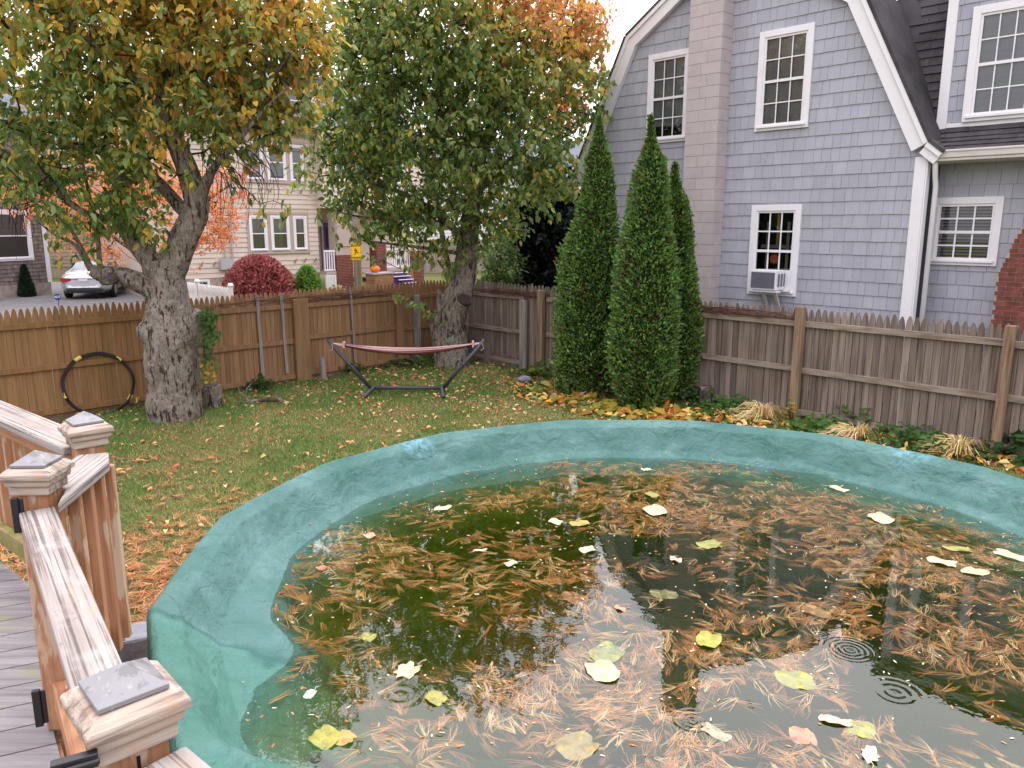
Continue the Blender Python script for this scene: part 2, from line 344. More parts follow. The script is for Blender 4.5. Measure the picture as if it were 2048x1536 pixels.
# ------------------------------------------------------------ ground
def ground():
    t = NT('lawn_ground')
    n1 = t.ramp(t.noise((.8, .8, .8), 5), .35, .65); n2 = t.ramp(t.noise((3, 3, 3), 6), .42, .66); n3 = t.ramp(t.noise((40, 40, 40), 4), .35, .7)
    c = t.mix(n1, lin((82, 104, 52)), lin((112, 116, 64))); c = t.mix(n2, c, lin((128, 112, 74)))
    c = t.mix(n3, c, lin((62, 60, 34)))
    p = t.n('ShaderNodeBsdfPrincipled'); t.l(c, p.inputs['Base Color']); p.inputs['Roughness'].default_value = .95; p.inputs['Specular IOR Level'].default_value = .1
    b = t.n('ShaderNodeBump'); b.inputs['Strength'].default_value = .8; b.inputs['Distance'].default_value = .02
    t.l(t.noise((25, 25, 25), 6), b.inputs['Height']); t.l(b.outputs[0], p.inputs['Normal']); t.l(p.outputs[0], t.out.inputs[0])
    n = 160; xs = np.concatenate([[-300, -120, -60], np.linspace(-30, 30, n), [60, 120, 300]]); ys = np.concatenate([[-60, -20], np.linspace(-6, 40, n), [60, 120, 300, 400]])
    X, Y = np.meshgrid(xs, ys); Z = .025*np.sin(X*1.3+1)*np.cos(Y*1.1)+.015*np.sin(X*3.1+Y*2.3)
    Z = np.where(np.hypot(X, Y) > 21, 0, Z)
    V = np.stack([X.ravel(), Y.ravel(), Z.ravel()], 1); w = len(xs)
    i = (np.arange(len(ys)-1)[:, None]*w+np.arange(w-1)[None]).ravel()
    o = fastmesh('ground', V, np.stack([i, i+1, i+w+1, i+w], 1), t.m, smooth=True); tag(o, kind='structure')
ground()
def gz(x, y): return .025*np.sin(x*1.3+1)*np.cos(y*1.1)+.015*np.sin(x*3.1+y*2.3)
def flat(name, pts, z, m):
    b = MB(); b.add([(p[0], p[1], z) for p in pts], [tuple(range(len(pts)))]); o = b.build(name, m); tag(o, kind='structure'); return o
flat('driveway', [(-30, 21), (-16, 21), (-10.5, 28.5), (-14, 40), (-30, 40)], .06, M['asphalt'])
flat('sidewalk', [(-3.2, 22.4), (12, 38), (11, 39), (-4.2, 23.4)], .06, M['sidewalk'])

# ------------------------------------------------------------ fences
def picket(b, u, w, h, y0=-.012, y1=.012, rot=0.0):
    hw = w/2; tip = .16; e = random.uniform(-.02, .02); h += random.uniform(-.015, .015)
    poly = [(u-hw, .02), (u+hw, .02), (u+hw, h-tip), (u+hw*.72, h-tip*.45), (u+hw*.22+e*.2, h-.012), (u-hw*.22+e*.2, h-.01), (u-hw*.72, h-tip*.45), (u-hw, h-tip)]
    b.prism(poly, y0+random.uniform(-.003, .003), y1, 'y')
def fence_panel(par, u0, u1, h, m, pw=.088, gap=.004):
    b = MB(); u = u0+pw/2
    while u < u1+pw*.25:
        g = gap*random.uniform(.2, 2.6) if random.random() > .1 else random.uniform(.008, .016)
        picket(b, u, pw*random.uniform(.93, 1), h); u += pw+g*.6
    return b.build('picket_panel', m, par)
# left fence (brown)
fl = thing('wooden_fence', 'long brown stockade fence running behind the big tree trunk and the hammock', 'fence', (*FL.o, 0), FL.a)
bays = [(-12.5, -9.2, 'fenceLm'), (-9.2, -6.6, 'fenceLm'), (-6.6, -3.98, 'fenceL'), (-3.98, -1.66, 'fenceL'), (-1.66, 0, 'fenceL')]
for a, b_, m in bays:
    fence_panel(fl, a, b_, 1.72+.02*math.sin(a*3), M[m])
    for z in (1.38, .74, .06):
        q = MB(); dz = random.uniform(-.03, .03); q.box(a+.03, b_-.03, -.06, -.014, z+dz, z+dz+.085)
        q.build('rail', M[m], fl, bevel=.004)
for u, w, h, m in ((-9.2, .12, 1.5, 'fenceLm'), (-3.92, .30, 1.55, 'fenceL'), (-1.64, .16, 1.53, 'fenceL'), (-3.72, .0, 0, '')):
    if w: q = MB(); q.box(u-w/2, u+w/2, -.13, -.062, 0, h); q.build('post', M[m], fl, bevel=.006)
for u0, u1, h0, h1, w in ((-4.75, -4.735, .2, 1.67, .062), (-4.28, -4.25, .18, 1.67, .055), (-2.79, -2.73, .2, 1.7, .055)):
    q = MB(); d = u1-u0; q.prism([(u0+d-w/2, h0), (u0+d+w/2, h0), (u0+w/2, h1), (u0-w/2, h1)], -.075, -.0605, 'y')
    o = q.build('batten', M['greypost'], fl); o['label'] = 'thin silvery grey batten'
q = MB(); q.box(-1.255, -1.115, -.14, -.063, 0, 1.45); o = q.build('post', M['greypost'], fl, bevel=.006); o['label'] = 'silvery grey weathered post'
q = MB(); q.box(-12.5, -3.9, -.012, .012, -.04, .02); q.box(-3.9, 0, -.012, .014, -.06, .02); q.build('kickboard', M['fenceR'], fl)
o = MB().prism([(-3.63, -.02), (-3.53, -.02), (-3.55, .36), (-3.58, .43), (-3.62, .38)], -.26, -.2, 'y', M=Matrix.Translation((FL.o[0], FL.o[1], 0)) @ Matrix.Rotation(FL.a, 4, 'Z')).build('wooden_stake', M['greypost'])
tag(o, 'short split grey stake leaning at the foot of the wide brown fence post', 'stake')
# right fence (grey)
fr = thing('wooden_fence', 'weathered grey stockade fence in front of the grey house', 'fence', (*FR.o, 0), FR.a)
rb = [(0, 2.25), (2.25, 2.8), (2.8, 5.4), (5.4, 8.05), (8.05, 10.79), (10.79, 13.6)]
for a, b_ in rb:
    fence_panel(fr, a, b_, 1.73 if a < 3 else 1.70, M['fenceR'], pw=.092, gap=.006)
    if b_-a < 1: continue
    for z in (1.46, .77, .12):
        q = MB(); dz = random.uniform(-.02, .02); q.box(a+.04, b_-.04, -.062, -.016, z+dz-.04, z+dz+.045)
        q.build('rail', M['railR'], fr, bevel=.004)
for u, w, h, m in ((2.74, .15, 1.65, 'postR'), (5.4, .12, 1.6, 'postR'), (8.08, .13, 1.72, 'postR'), (10.79, .11, 1.69, 'postR')):
    q = MB(); q.box(u-w/2, u+w/2, -.155, -.064, -.05, h); q.build('post', M[m], fr, bevel=.008)
q = MB(); q.box(2.17, 2.33, -.15, -.066, 0, 1.42); o = q.build('post', M['greypost'], fr, bevel=.01); o['label'] = 'silvery grey split post'
q = MB(); q.box(.1, 2.2, -.05, -.018, -.03, .22); q.box(1.0, 1.2, -.07, -.052, 0, .42); q.build('kickboard', M['fenceR'], fr)
# dead vine stems lying along the top of both fences
def vine_run(F_, u0, u1, z, n, label, name='dry_vine'):
    b = MB()
    for k in range(n):
        a = random.uniform(u0, u1-1); L = random.uniform(.8, 2.6); pts = []
        y = random.uniform(-.09, -.02); zz = z+random.uniform(-.03, .08)
        for i in range(9):
            pts.append(F_.w(min(a+L*i/8, u1), y+random.uniform(-.02, .02), zz+random.uniform(-.03, .03)))
        b.tube(pts, .0045, 4)
    o = b.build(name, M['twigred']); tag(o, label, 'vine')
M['twigred'] = mat('dry_vine_stem', (98, 66, 56), [], .9)
vine_run(FR, .3, 2.9, 1.52, 26, 'thicket of dry brown vine stems along the top rail by the fence corner')
vine_run(FR, 5.2, 8.0, 1.53, 22, 'reddish dry vine stems on the top rail right of the arborvitaes')
vine_run(FL, -6.2, -1.8, 1.52, 16, 'thin dark vine stems strung along the top of the brown fence')

# ------------------------------------------------------------ windows
def window(par, x0, x1, z0, z1, y=0.0, cas=.10, cols=3, rows=(2, 2), shade='blind', casing='white', sash=.035, full=True, mun=.018, shade_to=0.0, glass='glass'):
    """y: wall face (towards the viewer is negative)"""
    b = MB(); yf = y-.045
    b.box(x0, x0+cas, yf, y, z0, z1); b.box(x1-cas, x1, yf, y, z0, z1)
    b.box(x0+cas, x1-cas, yf, y, z1-cas, z1); b.box(x0+cas, x1-cas, yf, y, z0, z0+cas*.8)
    b.box(x0+cas*.4, x1-cas*.4, yf-.03, yf-.002, z0+cas*.45, z0+cas*.8)
    w = b.build('window', M[casing], par, bevel=.004)
    ix0, ix1, iz0, iz1 = x0+cas, x1-cas, z0+cas*.8, z1-cas; mid = (iz0+iz1)/2
    f = MB(); ys = y-.028
    for (a0, a1, yy) in ((mid-.02, iz1, ys), (iz0, mid+.02, ys+.0)):
        pass
    f.box(ix0, ix0+sash, ys, y, iz0, iz1); f.box(ix1-sash, ix1, ys, y, iz0, iz1)
    f.box(ix0+sash, ix1-sash, ys, y, iz1-sash, iz1); f.box(ix0+sash, ix1-sash, ys, y, iz0, iz0+sash)
    f.box(ix0+sash, ix1-sash, ys-.006, y, mid-.022, mid+.022)
    f.build('sash', M['white'] if casing == 'white' else M[casing], w)
    g = MB(); yg = y-.014
    if cols > 1:
        for k in range(1, cols):
            x = ix0+sash+(ix1-ix0-2*sash)*k/cols
            g.box(x-mun/2, x+mun/2, yg-.004, yg+.004, iz0+sash, mid-.022); g.box(x-mun/2, x+mun/2, yg-.004, yg+.004, mid+.022, iz1-sash)
        for (a, c, n) in ((iz0+sash, mid-.022, rows[1]), (mid+.022, iz1-sash, rows[0])):
            for k in range(1, n):
                z = a+(c-a)*k/n; g.box(ix0+sash, ix1-sash, yg-.0035, yg+.0035, z-mun/2, z+mun/2)
        g.build('muntins', M['white'], w)
    p = MB(); p.add([(ix0, yg+.006, iz0), (ix1, yg+.006, iz0), (ix1, yg+.006, iz1), (ix0, yg+.006, iz1)], [(0, 1, 2, 3)]); p.build('pane', M[glass], w)
    # room behind: a dark recess with its shade
    r = MB(); D = .22
    r.add([(ix0, y+.002, iz0), (ix1, y+.002, iz0), (ix1, y+.002, iz1), (ix0, y+.002, iz1), (ix0, y+D, iz0), (ix1, y+D, iz0), (ix1, y+D, iz1), (ix0, y+D, iz1)],
          [(4, 5, 6, 7), (0, 1, 5, 4), (2, 3, 7, 6), (0, 4, 7, 3), (1, 2, 6, 5)]); r.build('recess', M['room'], w)
    if shade:
        s = MB(); zb = iz0+(iz1-iz0)*shade_to
        if shade in ('blind', 'blindd'):
            z = iz1-.01
            while z > zb:
                s.add([(ix0+.01, y+.034, z), (ix1-.01, y+.034, z), (ix1-.01, y+.026, z-.032), (ix0+.01, y+.026, z-.032)], [(0, 1, 2, 3)]); z -= .034 if shade == 'blind' else .048
        elif shade == 'sheet': s.add([(ix0, y+.03, zb), (ix1, y+.03, zb), (ix1, y+.03, iz1), (ix0, y+.03, iz1)], [(0, 1, 2, 3)])
        else:
            n = 28; vs = []
            for i in range(n+1):
                x = ix0+(ix1-ix0)*i/n; yy = y+.05+.014*math.sin(i*1.9)
                vs += [(x, yy, zb), (x, yy, iz1)]
            s.add(vs, [(2*i, 2*i+2, 2*i+3, 2*i+1) for i in range(n)])
        s.build('shade', M[shade], w)
    return w

# ------------------------------------------------------------ grey gambrel house
def shingles(b, y, z0, z1, exp, xr, holes, wmin=.11, wmax=.24, depth=.016, slope=None):
    """xr(z)->(xa, xb) extents; holes: rects to leave free"""
    z = z0
    while z < z1-.01:
        zt = min(z+exp, z1); a0, b0 = xr(z); a1, b1 = xr(zt)
        if max(b0, b1)-min(a0, a1) < .05: z += exp; continue
        x = min(a0, a1)+random.uniform(-.2, 0)
        while x < max(b0, b1):
            w = random.uniform(wmin, wmax); xa, xb = x+.002, x+w-.002; x += w
            segs = [(xa, xb, z, zt)]
            for h in holes:
                if zt > h[2] and z < h[3]:
                    ns = []
                    for s0, s1, q0, q1 in segs:
                        if s1 <= h[0] or s0 >= h[1]: ns.append((s0, s1, q0, q1)); continue
                        if s0 < h[0]: ns.append((s0, h[0], q0, q1))
                        if s1 > h[1]: ns.append((h[1], s1, q0, q1))
                        m0, m1 = max(s0, h[0]), min(s1, h[1])
                        if q0 < h[2]-.01: ns.append((m0, m1, q0, h[2]))
                        if q1 > h[3]+.01: ns.append((m0, m1, h[3], q1))
                    segs = ns
            j = random.uniform(-.003, .003); jf = random.uniform(-.002, .002)
            for s0, s1, q0, q1 in segs:
                k0, k1 = (q0-z)/(zt-z), (q1-z)/(zt-z); A0_, B0_, A1_, B1_ = a0+(a1-a0)*k0, b0+(b1-b0)*k0, a0+(a1-a0)*k1, b0+(b1-b0)*k1
                bl, br = max(s0, A0_), min(s1, B0_); tl, tr = max(s0, A1_), min(s1, B1_)
                if br-bl < .004 and tr-tl < .004: continue
                if br-bl < .004: bl = br = min(max((tl+tr)/2, A0_), B0_)
                if tr-tl < .004: tl = tr = min(max((bl+br)/2, A1_), B1_)
                zb = q0+(j-.004 if k0 == 0 else 0); yf = y-.004-(depth-.004)*(1-k0)+jf
                b.add([(bl, yf, zb), (br, yf, zb), (tr, y-.004-(depth-.004)*(1-k1), q1), (tl, y-.004-(depth-.004)*(1-k1), q1), (bl, y, zb), (br, y, zb)], [(0, 1, 2, 3), (4, 5, 1, 0), (0, 3, 4), (1, 5, 2)])
        z += exp

HO = FR.w(0, 1.7)
gh = thing('house', 'grey shingled house with gambrel gable, block chimney and white trimmed windows', 'house', (HO[0], HO[1], 0), FR.a)
UL, UR, UC, ZE, ZB, ZR, UBL, UBR = 2.15, 9.0, 5.6, 3.85, 6.42, 7.75, 3.44, 7.76
def gx(z):
    if z < ZE: return UL, UR
    if z < ZB:
        k = (z-ZE)/(ZB-ZE); return UL+(UBL-UL)*k, UR+(UBR-UR)*k
    k = min(1, (z-ZB)/(ZR-ZB)); return UBL+(UC-UBL)*k, UBR+(UC-UBR)*k
W1 = (3.83, 4.78, 4.44, 6.06); W2 = (6.14, 7.10, 4.48, 6.09); W3 = (6.18, 7.10, 1.69, 3.24); CH = (4.93, 5.60)
# backing wall in strips around the openings
def wall_backing(par, name, outline_fn, z0, z1, holes, y, m, step=.25):
    b = MB(); zs = sorted(set([z0, z1]+[h[2]+.05 for h in holes]+[h[3]-.05 for h in holes]+list(np.arange(z0, z1, step))+[ZE, ZB]))
    zs = [z for z in zs if z0 <= z <= z1]
    for za, zb in zip(zs[:-1], zs[1:]):
        if zb-za < 1e-4: continue
        zm = (za+zb)/2; a0, b0 = outline_fn(za+1e-5); a1, b1 = outline_fn(zb-1e-5)
        cuts = sorted([(h[0]+.05, h[1]-.05) for h in holes if h[2]+.04 < zm < h[3]-.04]); x = None; edges = [(a0, a1)]
        for c in cuts: edges += [(c[0], c[0]), (c[1], c[1])]
        edges.append((b0, b1))
        for k in range(0, len(edges), 2):
            l, r = edges[k], edges[k+1]
            b.add([(l[0], y, za), (r[0], y, za), (r[1], y, zb), (l[1], y, zb)], [(0, 1, 2, 3)])
    return b.build(name, m, par)
wall_backing(gh, 'wall', gx, 0, ZR, [W1, W2, W3], .003, M['gdark'])
sb = MB(); shingles(sb, 0, .1, ZR, .212, gx, [W1, W2, W3, (CH[0], CH[1], 0, 9)], slope=None)
sb.build('shingle_siding', M['gshingle'], gh)
# solid body behind (sides and back)
b = MB(); prof = [(UL, 0), (UR, 0), (UR, ZE), (UBR, ZB), (UC, ZR), (UBL, ZB), (UL, ZE)]
n = len(prof); vs = [(p[0], .004, p[1]) for p in prof]+[(p[0], 9, p[1]) for p in prof]
b.add(vs, [tuple(range(n, 2*n))]+[(0, n, n+6, 6), (1, 2, n+2, n+1)]); b.build('side_walls', M['gdark'], gh)
# roof slabs with eave flare, rake boards
def slab(bm, p, q, y0, y1, th):
    dx, dz = q[0]-p[0], q[1]-p[1]; L = math.hypot(dx, dz); nx, nz = -dz/L*th, dx/L*th
    if nz < 0: nx, nz = -nx, -nz
    bm.prism([p, q, (q[0]+nx, q[1]+nz), (p[0]+nx, p[1]+nz)], y0, y1, 'y')
rl = [(1.93, 3.80), (2.12, 4.03), (3.36, 6.45), (5.6, 7.86)]; rr = [(11.2-a, c) for a, c in rl]; rr[0] = (9.24, 3.93); rr[1] = (9.03, 4.1)
r = MB(); yk = -.16
for L in (rl, rr):
    for p, q in zip(L[:-1], L[1:]): slab(r, p, q, yk, 9, .05)
r.build('roof', M['roof'], gh)
rk = MB()
for L, sg in ((rl, 1), (rr, -1)):
    for i, (p, q) in enumerate(zip(L[:-1], L[1:])):
        w = .20 if i else .13
        for (off, yo, ww) in ((0, -.15, .07), (.06, -.115, w)):
            dx, dz = q[0]-p[0], q[1]-p[1]; l = math.hypot(dx, dz); nx, nz = dz/l*sg, -dx/l*sg
            rk.prism([(p[0]+nx*off, p[1]+nz*off), (q[0]+nx*off, q[1]+nz*off), (q[0]+nx*(off+ww), q[1]+nz*(off+ww)), (p[0]+nx*(off+ww), p[1]+nz*(off+ww))], yo-.002*i, -.018, 'y')
rk.build('rake_board', M['white'], gh)
b = MB(); b.box(UR-.16, UR+.006, -.05, -.012, 0, ZE+.05); b.box(UR+.008, UR+.03, -.05, .09, 0, ZE); b.build('corner_board', M['white'], gh, bevel=.004)
b = MB(); b.box(1.85, 2.14, -.10, .3, 3.72, 3.84); b.build('eave_return', M['gutter'], gh)
window(gh, *W1, y=0, shade='sheet', shade_to=.16); window(gh, *W2, y=0, shade='sheet')
w3 = window(gh, *W3, y=0, shade='curtain', shade_to=.97, mun=.024)
# things seen through the lower window
b = MB(); b.box(6.62, 6.66, .08, .1, 2.55, 3.1); b.build('pole_inside', M['manila'], w3)
b = MB()
for k in range(12):
    a = 2*PI*k/12; c = Vector((6.62, .06, 2.32)); e = c+Vector((math.cos(a)*.10, -.01, math.sin(a)*.10)); s = Vector((math.sin(a), 0, -math.cos(a)))*.026
    b.add([c, (c+e)/2+s, e, (c+e)/2-s], [(0, 1, 2, 3)])
b.build('flower', M['rose'], w3)
b = MB()
for x in (6.42, 6.80): b.box(x, x+.05, .1, .13, 1.9, 2.95)
b.box(6.3, 7.0, .14, .16, 2.5, 2.56); b.build('curtain_edge', M['blindd'], w3)
# chimney, block by block
b = MB(); b.box(CH[0]+.012, CH[1]-.012, -.33, .0, 0, 9.0); c1 = b.build('chimney', M['mortar'], gh)
b = MB(); z = 0; k = 0
while z < 9.0:
    h = .196; xs = [CH[0], CH[0]+.40, CH[1]] if k % 2 else [CH[0], CH[0]+.27, CH[1]]
    for xa, xb in zip(xs[:-1], xs[1:]):
        b.box(xa+.0015, xb-.0015, -.345, -.15 if xb < CH[1] else -.002, z+.002, z+h-.002)
    b.box(CH[0], CH[0]+.1, -.148, -.002, z+.002, z+h-.002)
    z += h; k += 1
b.build('block_courses', M['chim'], c1, bevel=.003)
# air conditioner
ac = thing('air_conditioner', 'white window air conditioner with grey grille propped on two brackets', 'air conditioner', HO+np.array([0, 0, 0]), FR.a)
x0, x1, z0, z1, yd = 6.40, 6.90, 1.80, 2.14, -.36
b = MB(); b.box(x0, x1, yd, -.05, z0, z1); b.build('housing', M['acw'], ac, bevel=.012)
b = MB()
for k in range(20): b.box(x0+.035, x1-.035, yd-.008, yd-.002, z0+.035+k*.0135, z0+.035+k*.0135+.008)
b.box(x0+.03, x1-.03, yd-.003, yd-.001, z0+.03, z1-.035); b.build('grille', M['acg'], ac)
b = MB()
for k in range(3): b.box(x1+.001, x1+.004, yd+.05+k*.1, yd+.12+k*.1, z0+.06, z1-.06)
b.build('side_vent', M['acg'], ac)
b = MB(); b.box(x1+.002, 7.0, -.06, -.035, z0, z1); b.build('side_panel', M['acw'], ac)
b = MB(); b.box(x0+.05, x1+.06, -.34, -.29, z0-.035, z0-.003); b.box(x0+.02, x1+.12, -.12, -.05, z0-.03, z0-.004); b.build('support_rail', M['acw'], ac)
for x in (x0+.2, x0+.42):
    b = MB(); b.prism([(-.30, z0-.036), (-.25, z0-.036), (-.03, 1.42), (-.06, 1.42)], x, x+.05, 'x'); b.build('bracket', M['gutter'], ac)
# wing: wall, window, eave, roof, dormer
WY = .42
wx = lambda z: (UR+.04, 15.0)
W4 = (9.0, 9.97, 2.30, 3.31)
wall_backing(gh, 'wing_wall', wx, 0, 3.85, [W4], WY+.003, M['gdark'])
sb = MB(); shingles(sb, WY, .1, 3.8, .212, lambda z: (UR+.05, 13.5), [W4]); sb.build('wing_siding', M['gshingle'], gh)
window(gh, *W4, y=WY, shade='blindd', rows=(2, 2), mun=.024)
b = MB(); b.box(UR+.02, 15, -.10, .0, 3.86, 3.955); b.box(UR+.02, 15, -.11, -.085, 3.94, 3.975); b.box(UR+.02, 15, -.085, -.01, 3.815, 3.858); b.build('gutter', M['gutter'], gh, bevel=.01)
b = MB(); b.box(UR+.02, 15, .0, WY, 3.80, 3.83); b.build('soffit', M['gutter'], gh)
b = MB(); dx = UR+.125
b.tube([(dx, -.03, 3.84), (dx, -.02, 3.74), (dx-.005, .04, 3.6), (dx-.005, .10, 3.45), (dx-.005, .10, .2)], .038, 8); b.build('downspout', M['white'], gh, smooth=True)
# wing roof: flared eave then steep slope with shingle courses
b = MB(); prf = [(-.07, 3.96), (.42, 4.22), (1.05, 5.6), (1.5, 6.9), (3.6, 8.4)]
def py_at(s):
    for (a, za), (c, zc) in zip(prf[:-1], prf[1:]):
        l = math.hypot(c-a, zc-za)
        if s <= l: k = s/l; return a+(c-a)*k, za+(zc-za)*k, (-(zc-za)/l, (c-a)/l)
        s -= l
    return prf[-1][0], prf[-1][1], (-.5, .8)
s = 0; tot = sum(math.hypot(c-a, zc-za) for (a, za), (c, zc) in zip(prf[:-1], prf[1:]))
while s < tot-.15:
    ya, za, na = py_at(s); yb, zb, nb = py_at(s+.15); x = UR+.02 if ya < .1 else UR-.9+random.uniform(0, .2)
    while x < 15:
        w = random.uniform(.2, .42); j = random.uniform(0, .008)
        b.add([(x+.002, ya+na[0]*(.014+j), za+na[1]*(.014+j)), (x+w-.002, ya+na[0]*(.014+j), za+na[1]*(.014+j)), (x+w-.002, yb, zb), (x+.002, yb, zb), (x+.002, ya, za), (x+w-.002, ya, za)], [(0, 1, 2, 3), (4, 5, 1, 0), (0, 3, 4), (1, 5, 2)])
        x += w
    s += .15
b.add([(UR+.02 if i_ == 0 else UR+.02 if i_ == 1 else UR-1.2, y_, z_-.01) for i_, (y_, z_) in enumerate(prf)]+[(15, y_, z_-.01) for y_, z_ in prf], [(i, i+5, i+6, i+1) for i in range(4)])
b.add([(UR-1.2, 3.6, 8.39), (15, 3.6, 8.39), (15, 9, 6), (UR-1.2, 9, 6)], [(0, 1, 2, 3)])
b.build('wing_roof', M['roof'], gh)
# dormer
DX0, DY = 8.93, .50
dm = MB(); dm.add([(DX0, DY+.004, 4.25), (13, DY+.004, 4.25), (13, DY+.004, 6.6), (DX0, DY+.004, 6.6), (DX0, 2.6, 4.25), (DX0, 2.6, 6.6), (13, 2.6, 6.6)], [(0, 1, 2, 3), (0, 3, 5, 4), (3, 2, 6, 5)])
dmo = dm.build('dormer', M['gdark'], gh)
W5 = (9.27, 10.2, 4.40, 6.0)
sb = MB(); shingles(sb, DY, 4.38, 6.55, .212, lambda z: (DX0+.1, 12), [W5]); sb.build('dormer_siding', M['gshingle'], dmo)
b = MB(); b.box(DX0-.02, DX0+.12, DY-.04, DY+.03, 4.23, 6.5); b.box(DX0+.122, 13, DY-.035, DY+.02, 4.25, 4.4); b.box(DX0-.1, 13, DY-.14, DY+.02, 6.5, 6.62); b.build('dormer_trim', M['white'], dmo, bevel=.004)
window(gh, *W5, y=DY-.03, cas=.11, shade='sheet', shade_to=.0)
b = MB(); b.prism([(DY-.2, 6.63), (DY+3, 7.6), (DY+3, 7.7), (DY-.2, 6.7)], DX0-.12, 13, 'x'); b.build('dormer_roof', M['roof'], dmo)
# brick chimney at the right edge
bc = MB(); bc.prism([(10.06, 0), (12.0, 0), (12.0, 6.4), (11.2, 6.4), (11.2, 3.6), (10.5, 3.25), (10.25, 2.72), (10.09, 2.2)], WY-.35, WY-.001, 'y'); bco = bc.build('brick_chimney', M['bmortar'], gh)
b = MB(); z = 0; k = 0
def bl(z): return float(np.interp(z, [0, 2.2, 2.72, 3.25, 3.6, 6.4], [10.06, 10.09, 10.25, 10.5, 11.2, 11.2]))
while z < 6.3:
    xa = max(bl(z), bl(z+.066)); x = 10.0-(.1 if k % 2 else 0)
    while x < 11.95:
        l, r_ = max(x, xa), min(x+.2, 12.0)
        if r_-l > .03: b.box(l-(.004 if l == xa else 0), r_, WY-.362, WY-.2, z, z+.058)
        x += .211
    z += .068; k += 1
b.build('brick_courses', M['brick'], bco)
cg = MB(); 
# ------------------------------------------------------------ beige house across the street
BF = Frame(-9.5, 32.6, 47)
bh = thing('house', 'beige clapboard two storey house with purple porch steps and triple windows', 'house', (-9.5, 32.6, 0), BF.a)
def clap(b, x0, x1, y, z0, z1, exp, holes=(), dirx=True, M_=None):
    z = z0
    while z < z1-.01:
        zt = min(z+exp, z1); segs = [(x0, x1)]
        for h in holes:
            if zt > h[2]+.02 and z < h[3]-.02:
                ns = []
                for s0, s1 in segs:
                    if s1 <= h[0] or s0 >= h[1]: ns.append((s0, s1)); continue
                    if s0 < h[0]: ns.append((s0, h[0]))
                    if s1 > h[1]: ns.append((h[1], s1))
                segs = ns
        for s0, s1 in segs:
            p = [(s0, y-.03, z), (s1, y-.03, z), (s1, y-.004, zt), (s0, y-.004, zt), (s0, y, z), (s1, y, z)]
            if M_ is not None: p = [tuple(M_ @ Vector(q)) for q in p]
            b.add(p, [(0, 1, 2, 3), (4, 5, 1, 0), (0, 3, 4), (1, 5, 2)])
        z += exp
def wall_with_holes(b, x0, x1, y, z0, z1, holes):
    zs = sorted(set([z0, z1]+[h[2] for h in holes]+[h[3] for h in holes])); zs = [z for z in zs if z0 <= z <= z1]
    for za, zb in zip(zs[:-1], zs[1:]):
        zm = (za+zb)/2; cuts = sorted((h[0], h[1]) for h in holes if h[2] < zm < h[3]); e = [x0]
        for c in cuts: e += [c[0], c[1]]
        e.append(x1)
        for k in range(0, len(e), 2):
            if e[k+1]-e[k] > .01: b.add([(e[k], y, za), (e[k+1], y, za), (e[k+1], y, zb), (e[k], y, zb)], [(0, 1, 2, 3)])
lw = [(-1.42, -.62), (-.42, .42), (.62, 1.25)]
lowH = [(-1.5, 1.32, 1.75, 3.42)]; upH = [(-1.5, 1.32, 4.55, 6.25)]
X0, X1 = -4.2, 1.78
lows = [(-1.40, -.62, 1.86, 3.28), (-.46, .40, 1.86, 3.28), (.58, 1.22, 1.86, 3.28)]; ups = [(-1.40, -.62, 4.64, 6.12), (-.46, .40, 4.64, 6.12), (.58, 1.22, 4.64, 6.12)]
inn = lambda h: (h[0]+.07, h[1]-.07, h[2]+.05, h[3]-.07)
b = MB(); wall_with_holes(b, X0, X1, .0, .9, 6.75, [inn(h) for h in lows+ups]); b.build('wall', M['beige'], bh)
b = MB(); clap(b, X0, X1, 0, .9, 6.7, .19, lowH+upH); b.build('clapboard_siding', M['beige'], bh)
for z0, z1, wl in ((1.75, 3.42, lows), (4.55, 6.25, ups)):
    b = MB(); e = [-1.5, lows[0][0]+.01, lows[0][1]-.01, lows[1][0]+.01, lows[1][1]-.01, lows[2][0]+.01, lows[2][1]-.01, 1.32]
    for k in range(0, 8, 2): b.box(e[k], e[k+1], -.036, -.001, z0, z1)
    b.box(-1.5, 1.32, -.05, -.037, z1-.1, z1); b.box(-1.5, 1.32, -.07, -.037, z0, z0+.08)
    b.build('window_surround', M['beigetrim'], bh)
    for i, h in enumerate(wl): window(bh, *h, y=-.02, cas=.09, cols=1, shade='curtain' if z0 < 3 else 'blind', shade_to=0 if z0 < 3 else .1, sash=.045)
b = MB(); b.box(X0, X1, -.02, .3, 0, .9); b.build('foundation', M['found'], bh)
for x in (-3.5, -3.0, .55, 1.0, 1.5, -.4): 
    for z in (1.45, 4.3):
        b = MB(); b.prism([(-.035, z), (-.22, z+.10), (-.22, z+.05), (-.035, z-.12)], x, x+.04, 'x'); b.build('flower_box_bracket', M['beigetrim'], bh)
b = MB(); b.box(X0-.3, X1+.35, -.55, .4, 6.72, 6.86); b.box(X0-.3, X1+.35, -.62, -.55, 6.8, 6.95); b.box(X0, X1+.05, -.25, -.04, 6.5, 6.715); b.build('cornice', M['beigetrim'], bh)
b = MB(); b.prism([(-.6, 6.9), (3.2, 9.6), (8, 6.9)], X0-.3, 7.2, 'x'); b.build('roof', M['slate'], bh)
D = MB(); wall_with_holes(D, .55, 2.6, .6, 7.2, 8.75, [(.95, 1.5, 7.55, 8.35), (1.65, 2.2, 7.55, 8.35)]); D.add([(.55, .6, 7.2), (.55, 2.2, 7.2), (.55, 2.2, 8.75), (.55, .6, 8.75)], [(0, 1, 2, 3)]); d_ = D.build('dormer', M['beige'], bh)
for x in (.88, 1.58): window(bh, x, x+.68, 7.48, 8.42, y=.6, cas=.07, cols=1, shade='blind', shade_to=.3)
